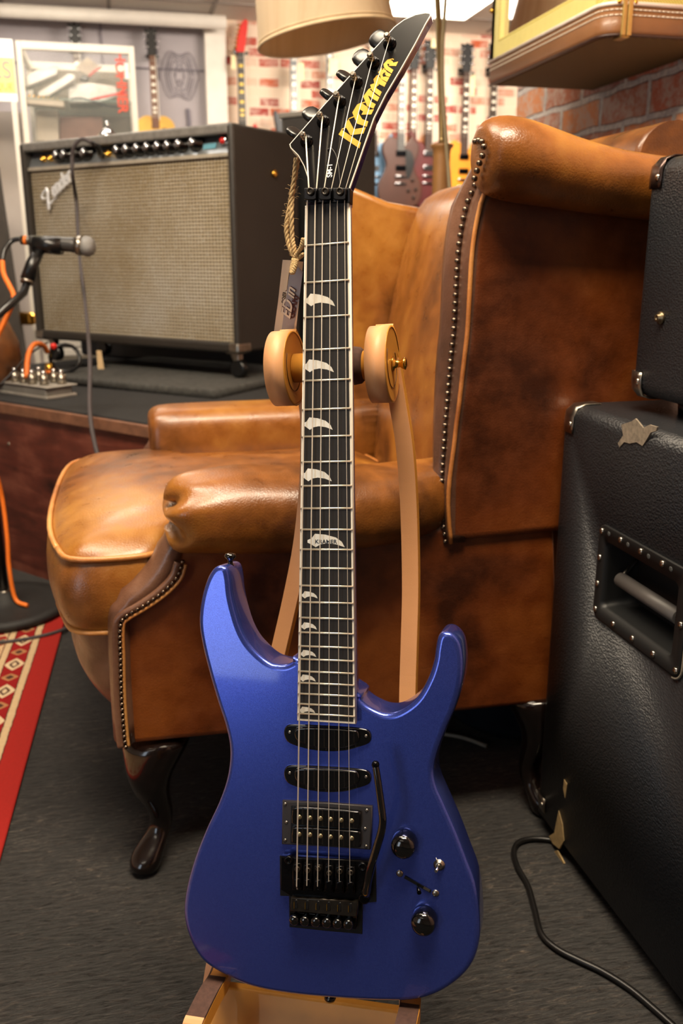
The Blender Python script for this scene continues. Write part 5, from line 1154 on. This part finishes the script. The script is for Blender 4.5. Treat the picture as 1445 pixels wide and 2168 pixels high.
# ================================================================== GLASS DISPLAY CABINET
YC = 4.2; p0 = onY(32, 88, YC); p1 = onY(283, 95, YC); zt = (p0.z + p1.z) / 2
M = frame_at((p0.x, YC, 0), (1, 0)); Wc = p1.x - p0.x
t = thing('display_cabinet', 'white framed glass display cabinet with red lettering on its door', 'cabinet', mw=M)
L = dict(local=True); WF = plain('white_frame_metal', '#e2dacb', .4, 0, .03, 20)
fwid = .022
g = B()
for x in (0, Wc - fwid):
    for y in (0, .42): g.box(x, x + fwid, y, y + fwid, 0, zt)
for z in (zt - .03, 0, .45): g.box(fwid, Wc - fwid, 0, fwid, z, z + .03).box(fwid, Wc - fwid, .42, .42 + fwid, z, z + .03).box(0, fwid, fwid, .42, z, z + .03).box(Wc - fwid, Wc, fwid, .42, z, z + .03)
g.build('frame', WF, t, bevel=.002, **L)
def m_glass():
    m = NT('cabinet_glass'); m.set(Base_Color=(.9, .95, .92, 1), Roughness=.02, Transmission_Weight=0.0, Alpha=.05, Specular_IOR_Level=.3); return m.m
GL = m_glass()
B().box(fwid, Wc - fwid, .008, .012, .48, zt - .03).build('glass_door', GL, t, **L)
B().box(.008, .012, fwid, .42, .48, zt - .03).build('glass_side', GL, t, **L); B().box(Wc - .012, Wc - .008, fwid, .42, .48, zt - .03).build('glass_side', GL, t, **L)
SHG = plain('green_shelf_glass', '#8fa79b', .1, 0, .05, 10, alpha=.35)
zs = on_front(M, 120, 222, .2)[1]; zs2 = zs - .32
for z in (zs, zs2): B().box(fwid, Wc - fwid, .015, .42, z - .008, z).build('glass_shelf', SHG, t, **L)
B().box(fwid, Wc - fwid, .425, .43, 0, zt).build('back_panel', plain('pale_back_panel', '#857d6e', .7, 0, .08, 8), t, **L)
c = on_front(M, 256, 174, .005); glyphs('HOHNER', lambda p: M @ Vector((c[0] + p.y, .005 - p.z, c[1] - p.x)), .060, .0008, .001, .98, spacing=.96).build('red_lettering', plain('red_print', '#e04a2c', .5), t)
c = on_front(M, 268, 151, .005); B().box(c[0] - .009, c[0] + .009, .002, .006, c[1] - .03, c[1] + .03).build('white_sticker', plain('white_paper', '#f0ece4', .6), t, **L)
PLA = plain('clear_bag_plastic', '#b5b0a6', .2, 0, .12, 30, .5, 40); CRD = plain('white_carton', '#b9ab96', .6, 0, .08, 20)
def item(name, lab, cat, uvs, y, dpt, mat, z0=None, grp=None, bev=.004, zoff=0):
    c = [on_front(M, u, v, y) for u, v in uvs]; b = B(lambda p: M @ p)
    b.loft([[(x, y, z) for x, z in c], [(x, y + dpt, z) for x, z in c]], True, False); o = b.build(name, mat, bevel=bev); return tag(o, lab, cat, grp)
z3 = lambda P: [(x / 4.817, 60 + y / 4.817) for x, y in P]
item('plastic_bag', 'upper long clear plastic wrapped packet slanting at the left of the cabinet shelf', 'packet', z3([(200, 520), (300, 450), (560, 375), (600, 410), (580, 470), (290, 590), (210, 600)]), .10, .10, PLA)
item('plastic_bag', 'lower long clear plastic wrapped packet slanting across the cabinet shelf', 'packet', z3([(385, 650), (700, 460), (760, 470), (770, 520), (500, 690), (390, 690)]), .06, .08, PLA)
item('open_carton', 'low cream carton of small gold pieces at the front of the cabinet shelf', 'carton', z3([(232, 690), (650, 740), (655, 805), (235, 765)]), .02, .07, CRD)
item('paper_packet', 'square pale paper packet tilted at the top of the cabinet', 'packet', z3([(765, 400), (890, 290), (1010, 385), (910, 490)]), .22, .01, CRD, bev=.001)
item('black_pouch', 'small black pouch with a red strap in the cabinet', 'pouch', z3([(805, 520), (830, 465), (910, 490), (890, 545)]), .20, .03, BLACK)
item('plastic_bag', 'broad rumpled clear plastic bag at the right of the cabinet shelf', 'packet', z3([(690, 590), (890, 550), (1180, 590), (1200, 690), (1000, 760), (700, 760)]), .12, .16, PLA)
item('white_box', 'white box standing on the lower glass shelf of the cabinet', 'box', z3([(365, 830), (590, 830), (600, 1150), (360, 1150)]), .15, .18, CRD)
item('brown_box', 'flat brown box on the lower glass shelf beside the white box', 'box', z3([(605, 900), (1040, 900), (1040, 1120), (605, 1150)]), .2, .16, plain('brown_card', '#8a6250', .6))
for k in range(7):
    c = on_front(M, (300 + k * 48) / 4.817, 60 + (690 + k * 6) / 4.817, .03); tag(B(lambda p: M @ p).ball((c[0], .03, c[1]), .006, 8, 6).build('gold_fitting', BRASS), 'tiny gold fitting in the low cream carton', 'fitting', 'gold fittings in the carton')
def strapline(P, y): return [M @ Vector((on_front(M, u, v, y)[0], y, on_front(M, u, v, y)[1])) for u, v in z3(P)]
tag(B().tube(strapline([(905, 490), (960, 440), (1035, 390)], .19), .004, 6).build('red_strap', RED), 'short red strap above the black pouch in the cabinet', 'strap')
tag(B().tube(strapline([(920, 730), (1050, 700), (1190, 670), (1300, 650)], .05), .005, 6).build('red_cable', RED), 'red cord lying over the rumpled bag in the cabinet', 'cord')
tag(B().tube(smooth_open(strapline([(720, 725), (820, 715), (950, 745), (1080, 790), (1200, 800)], .04), 4), .005, 6).build('black_cable', BLACK), 'black cord curling along the front of the cabinet shelf', 'cord')
# yellow and white sign at the left edge
SI = frame_at((onY(34, 150, 4.15).x, 4.15, 0), (1, 0)); s0 = on_front(SI, 0, 82)[1]; s1 = on_front(SI, 20, 214)[1]
t = thing('wall_sign', 'white sign with yellow panel at the upper left edge', 'sign', mw=SI)
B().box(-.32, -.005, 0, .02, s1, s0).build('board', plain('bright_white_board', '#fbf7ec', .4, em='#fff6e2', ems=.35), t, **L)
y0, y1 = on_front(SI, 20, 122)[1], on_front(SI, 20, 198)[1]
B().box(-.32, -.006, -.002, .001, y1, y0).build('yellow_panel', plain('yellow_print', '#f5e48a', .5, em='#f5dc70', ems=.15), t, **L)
c = on_front(SI, 14, 150); glyphs('2S', lambda p: SI @ Vector((c[0] + p.x - .02, -.004 - p.z, c[1] + p.y)), .09, .0006, .001, .9).build('lettering', plain('lilac_grey_print', '#b9a79c', .6), t)
c = on_front(SI, 14, 184); glyphs('QUE', lambda p: SI @ Vector((c[0] + p.x - .01, -.004 - p.z, c[1] + p.y)), .038, .0006, .0006, .9).build('lettering', plain('gold_grey_print', '#d6b765', .6), t)
B().box(-.32, -.3, .0, .02, 0, s1).box(-.03, -.01, 0, .02, 0, s1).build('sign_post', WF, t, **L)
# pale partition with dark upright at the far left
pq = onY(22, 400, 4.6)
st('wall_partition', B().box(pq.x - 1.2, onY(60, 400, 4.6).x, 4.6, 4.68, 0, 1.5), PALE_WALL)
dq = onD(10, 500, 3.6); tag(B().loft([[(dq.x - .4, dq.y, 0), (dq.x + .055, dq.y, 0), (dq.x + .055, dq.y + .1, 0), (dq.x - .4, dq.y + .1, 0)], [(dq.x - .4, dq.y, onY(3, 350, dq.y).z), (dq.x - .005, dq.y, onY(3, 350, dq.y).z), (dq.x - .005, dq.y + .1, onY(3, 350, dq.y).z), (dq.x - .4, dq.y + .1, onY(3, 350, dq.y).z)]], True, False).build('display_board', plain('dark_taupe', '#3d362f', .8)), 'dark brown upright board at the left edge behind the microphone', 'board')

# ================================================================== GUITARS ON THE BACK WALL
def outline(kind):
    if kind == 'lp': o = [(.0, .01), (.05, .0), (.085, .045), (.105, .02), (.135, -.02), (.13, -.08), (.10, -.14), (.115, -.20), (.155, -.27), (.16, -.35), (.12, -.42), (.0, -.45), (-.12, -.42), (-.16, -.35), (-.155, -.27), (-.115, -.20), (-.105, -.14), (-.13, -.07), (-.125, -.01), (-.08, .035), (-.04, .025)]
    elif kind == 'sg': o = [(.03, -.02), (.04, .0), (.08, .01), (.125, .06), (.14, .045), (.125, -.04), (.115, -.12), (.13, -.19), (.165, -.27), (.165, -.35), (.11, -.42), (.0, -.445), (-.11, -.42), (-.165, -.35), (-.165, -.27), (-.13, -.19), (-.115, -.12), (-.125, -.04), (-.14, .055), (-.12, .07), (-.08, .01), (-.04, .0), (-.03, -.02)]
    elif kind == 'ac': o = [(.0, .0), (.07, .01), (.13, -.03), (.145, -.1), (.115, -.17), (.14, -.25), (.19, -.33), (.185, -.43), (.11, -.50), (.0, -.515), (-.11, -.50), (-.185, -.43), (-.19, -.33), (-.14, -.25), (-.115, -.17), (-.145, -.1), (-.13, -.03), (-.07, .01)]
    return smooth_closed([(x, y, 0) for x, y in o], 3)
def wall_guitar(name_lab, u, v, Yg, kind, bodycol, neckcol, headcol, dots='#e6dfce', headshape='open', s=.93, tilt=0.0, hang=True, board=True, group='guitars on the back wall', body_thick=.045, pick=None, metal=0.0, cream_edge=True):
    q = onY(u, v, Yg); M = Matrix.Translation(q) @ Matrix.Rotation(tilt, 4, 'Y') @ Matrix.Diagonal((s, s, s, 1)); M0 = Matrix.Translation(q)
    X = lambda p: M @ Vector((p.x, -p.z, p.y))            # x right, y up from headstock top, z toward the camera
    t = thing('electric_guitar' if kind != 'ac' else 'acoustic_guitar', name_lab, 'guitar', q, group)
    bc = plain('lacquer_' + bodycol.strip('#'), bodycol, .4, metal, .2, 5, coat=.12); nc = plain('board_' + neckcol.strip('#'), neckcol, .5, 0, .25, 40); hc = plain('head_' + headcol.strip('#'), headcol, .55, 0, .1)
    NB = .44 if kind == 'ac' else .50
    o = [(p.x, p.y - .19 - NB + .02) for p in outline(kind)]
    if kind: B(X).slab(o, 0, body_thick, .008, 3).build('body', bc, t)
    if headshape == 'open': ho = [(-.03, -.19), (-.033, -.15), (-.043, -.11), (-.035, -.06), (-.048, -.01), (-.02, -.015), (0, -.002), (.02, -.015), (.048, -.01), (.035, -.06), (.043, -.11), (.033, -.15), (.03, -.19)]
    else: ho = [(-.022, -.21), (-.03, -.17), (-.022, -.1), (.0, -.03), (.035, .01), (.055, .0), (.05, -.06), (.035, -.14), (.022, -.21)]
    hd = B(X).slab(ho, .03, .045, .002, 1).build('headstock', hc, t)
    for k in range(6):
        if headshape == 'open': x, y = (-.036 if k % 2 else .036), -.045 - .045 * (k // 2)
        else: x, y = -.028 + .006 * k, -.16 + .026 * k
        B(X).lathe([(.008, .045), (.006, .052), (.002, .054)], (x * (.75 if headshape == 'open' else 1), y, 0), (0, 0, 1), 10).cyl((x, y, .038), (x * (1.55 if headshape == 'open' else 1) - (0 if headshape == 'open' else .018), y, .038), .006, n=8).build('tuner', CHROME if headshape == 'open' else BRASS, hd)
    B(X).slab([(-.022, -.19), (.022, -.19), (.028, -.19 - NB - .06), (-.028, -.19 - NB - .06)], .028, .052, .004, 2).build('neck', nc, t)
    for k in range(1, 20):
        y = -.19 - .63 * (1 - 2 ** (-k / 12)); B(X).box(-.023, .023, y - .0012, y + .0012, .0515, .0530).build('fret', STEEL, t)
    dt = plain('dot_' + dots.strip('#'), dots, .3, .1)
    for k in (3, 5, 7, 9, 12, 15, 17):
        y = -.19 - .63 * (1 - 2 ** (-(k - .5) / 12)); B(X).slab([(-.014, y - .008), (.014, y - .008), (.014, y + .008), (-.014, y + .008)], .0515, .0528, .0).build('inlay', dt, t)
    if cream_edge: B(X).slab([(.022, -.19), (.026, -.19), (.033, -.19 - NB), (.028, -.19 - NB)], .030, .051, 0).build('neck_binding', CREAM, t)
    yb = -.19 - NB
    if kind in ('lp', 'sg'):
        for y in (yb - .055, yb - .15): B(X).slab([(-.036, y - .018), (.036, y - .018), (.036, y + .018), (-.036, y + .018)], body_thick, body_thick + .012, .003, 2).build('pickup', BLACK_METAL if kind == 'lp' else CHROME, t)
        B(X).slab([(-.042, yb - .215), (.042, yb - .215), (.042, yb - .20), (-.042, yb - .20)], body_thick, body_thick + .018, .003, 2).slab([(-.042, yb - .262), (.042, yb - .262), (.042, yb - .248), (-.042, yb - .248)], body_thick, body_thick + .016, .003, 2).build('bridge', CHROME, t)
        for x, y in ((.09, yb - .23), (.115, yb - .29), (.06, yb - .30), (.10, yb - .345)): B(X).lathe([(.012, body_thick), (.011, body_thick + .014), (.002, body_thick + .015)], (x, y, 0), (0, 0, 1), 12).build('control_knob', plain('amber_knob', '#2a1a10', .3), t)
        if pick: B(X).slab(smooth_closed([(.025, yb - .03, 0), (.075, yb - .04, 0), (.10, yb - .12, 0), (.065, yb - .22, 0), (.04, yb - .2, 0), (.036, yb - .1, 0)], 2), body_thick, body_thick + .003, .0).build('pickguard', plain('pick_' + pick.strip('#'), pick, .3), t)
    if kind == 'ac':
        B(X).lathe([(.052, body_thick + .0005), (.001, body_thick + .001)], (0, yb - .14, 0), (0, 0, 1), 24).build('sound_hole', BLACK, t)
        B(X).slab(smooth_closed([(.03, yb - .07, 0), (.09, yb - .06, 0), (.12, yb - .13, 0), (.09, yb - .22, 0), (.05, yb - .18, 0)], 2), body_thick, body_thick + .002, .0).build('pickguard', plain('tortoise', '#3a1f16', .3), t)
        B(X).slab([(-.07, yb - .32), (.07, yb - .32), (.07, yb - .30), (-.07, yb - .30)], body_thick, body_thick + .01, .002, 1).build('bridge', plain('dark_bridge', '#2a1a14', .5), t)
    if hang:
        h = thing('guitar_hanger', 'black padded wall hanger holding the ' + name_lab, 'hanger', q, 'wall hangers')
        h['label'] = 'black wall hook under the headstock of the ' + hang
        B(X).box(-.03, .03, -.20, -.15, -.055 + 0, -.045).build('plate', BLACK, h)
        B(X).tube([(0, -.175, -.05), (0, -.185, .0), (-.012, -.188, .02)], .006, 8).tube([(-.04, -.198, .065), (-.04, -.195, .02), (0, -.19, .006), (.04, -.195, .02), (.04, -.198, .065)], .009, 8, smooth=3).build('cradle', BLACK, h)
    return t
WG = 6.12
wall_guitar('cherry red double horned electric guitar hanging nearest the brass lamp pole', 908, 84, WG, 'sg', '#520605', '#3a2418', '#0c0c0c', pick='#15181c', hang='cherry red guitar')
wall_guitar('brown wood electric guitar hanging beside the blue headstock edge', 848, 80, WG - .05, 'lp', '#44200e', '#4c4a48', '#0c0c0c', dots='#9aa0a2', pick='#101010', hang='brown wood guitar')
wall_guitar('natural tan electric guitar partly hidden between brown and red guitars', 874, 88, WG + .065, 'lp', '#a3683c', '#4a2d1c', '#0c0c0c', s=.9, hang=None, pick='#d8c9b4')
wall_guitar('amber yellow electric guitar hanging behind the lamp pole and armchair wing', 985, 92, WG - .05, 'lp', '#d98a1c', '#3a2418', '#0c0c0c', dots='#f2ead8', hang='amber yellow guitar')
wall_guitar('pale blue electric guitar peeking out behind the dark cabinet', 790, 84, WG + .065, 'sg', '#7ea6c9', '#3a2418', '#d8c9b4', hang=None)
wall_guitar('guitar with large pale inlays hanging below the tweed case', 1044, 92, WG, 'lp', '#8a3a1c', '#3a2a20', '#0c0c0c', dots='#f2ead8', hang='guitar below the tweed case')
wall_guitar('guitar with glossy red pointed headstock and yellow fret marks', 505, 46, WG, 'lp', '#c21d15', '#3b362e', '#d9200f', dots='#e9c64a', headshape='point', hang='red headed guitar')
wall_guitar('guitar with slim grey neck hanging left below the lamp shade', 617, 30, WG - .055, 'sg', '#23262b', '#4b5258', '#101010', dots='#b9b2a6', hang='slim grey necked guitar')
wall_guitar('guitar with pale edged neck hanging right below the lamp shade', 694, 26, WG, 'lp', '#26211d', '#3c464c', '#101010', dots='#c9c4ba', hang='pale edged neck guitar')
wall_guitar('yellow topped acoustic guitar with brown neck on the grey wall', 318, 60, 6.12, 'ac', '#d8a53c', '#6b4530', '#17120c', dots='#e8e0d0', s=.82, hang='yellow acoustic guitar', group='guitars on the grey wall')
wall_guitar('guitar whose dark headstock shows above the glass cabinet', 157, 49, 6.12, 'ac', '#a9733a', '#4b3226', '#17120c', dots='#e8e0d0', s=.82, hang='guitar above the glass cabinet', group='guitars on the grey wall')
# swing tags
TAGC = plain('cream_tag_card', '#ecdcae', .7)
for u, v, w_, h_, lab in ((995, 180, .030, .13, 'long cream price tag hanging beside the amber guitar neck'), (633, 152, .03, .10, 'cream price tag beside the slim grey neck'), (706, 142, .03, .09, 'cream price tag beside the pale edged neck'), (918, 92, .018, .05, 'small bright tag by the headstock of the red guitar'), (850, 165, .03, .12, 'pale price tag behind the edge of the blue headstock'), (494, 132, .014, .08, 'narrow cream tag beside the red headed guitar')):
    q = onY(u, v, WG - .06); t = thing('price_tag', lab, 'tag', q, 'price tags on the back wall')
    B().box(q.x - w_, q.x + w_, q.y - .001, q.y + .001, q.z - h_ / 2, q.z + h_ / 2).build('card', TAGC, t)
    B().cyl((q.x, q.y, q.z + h_ / 2), (q.x - .02, q.y + .01, q.z + h_ / 2 + .12), .0015, n=5).build('string', TWINE, t)
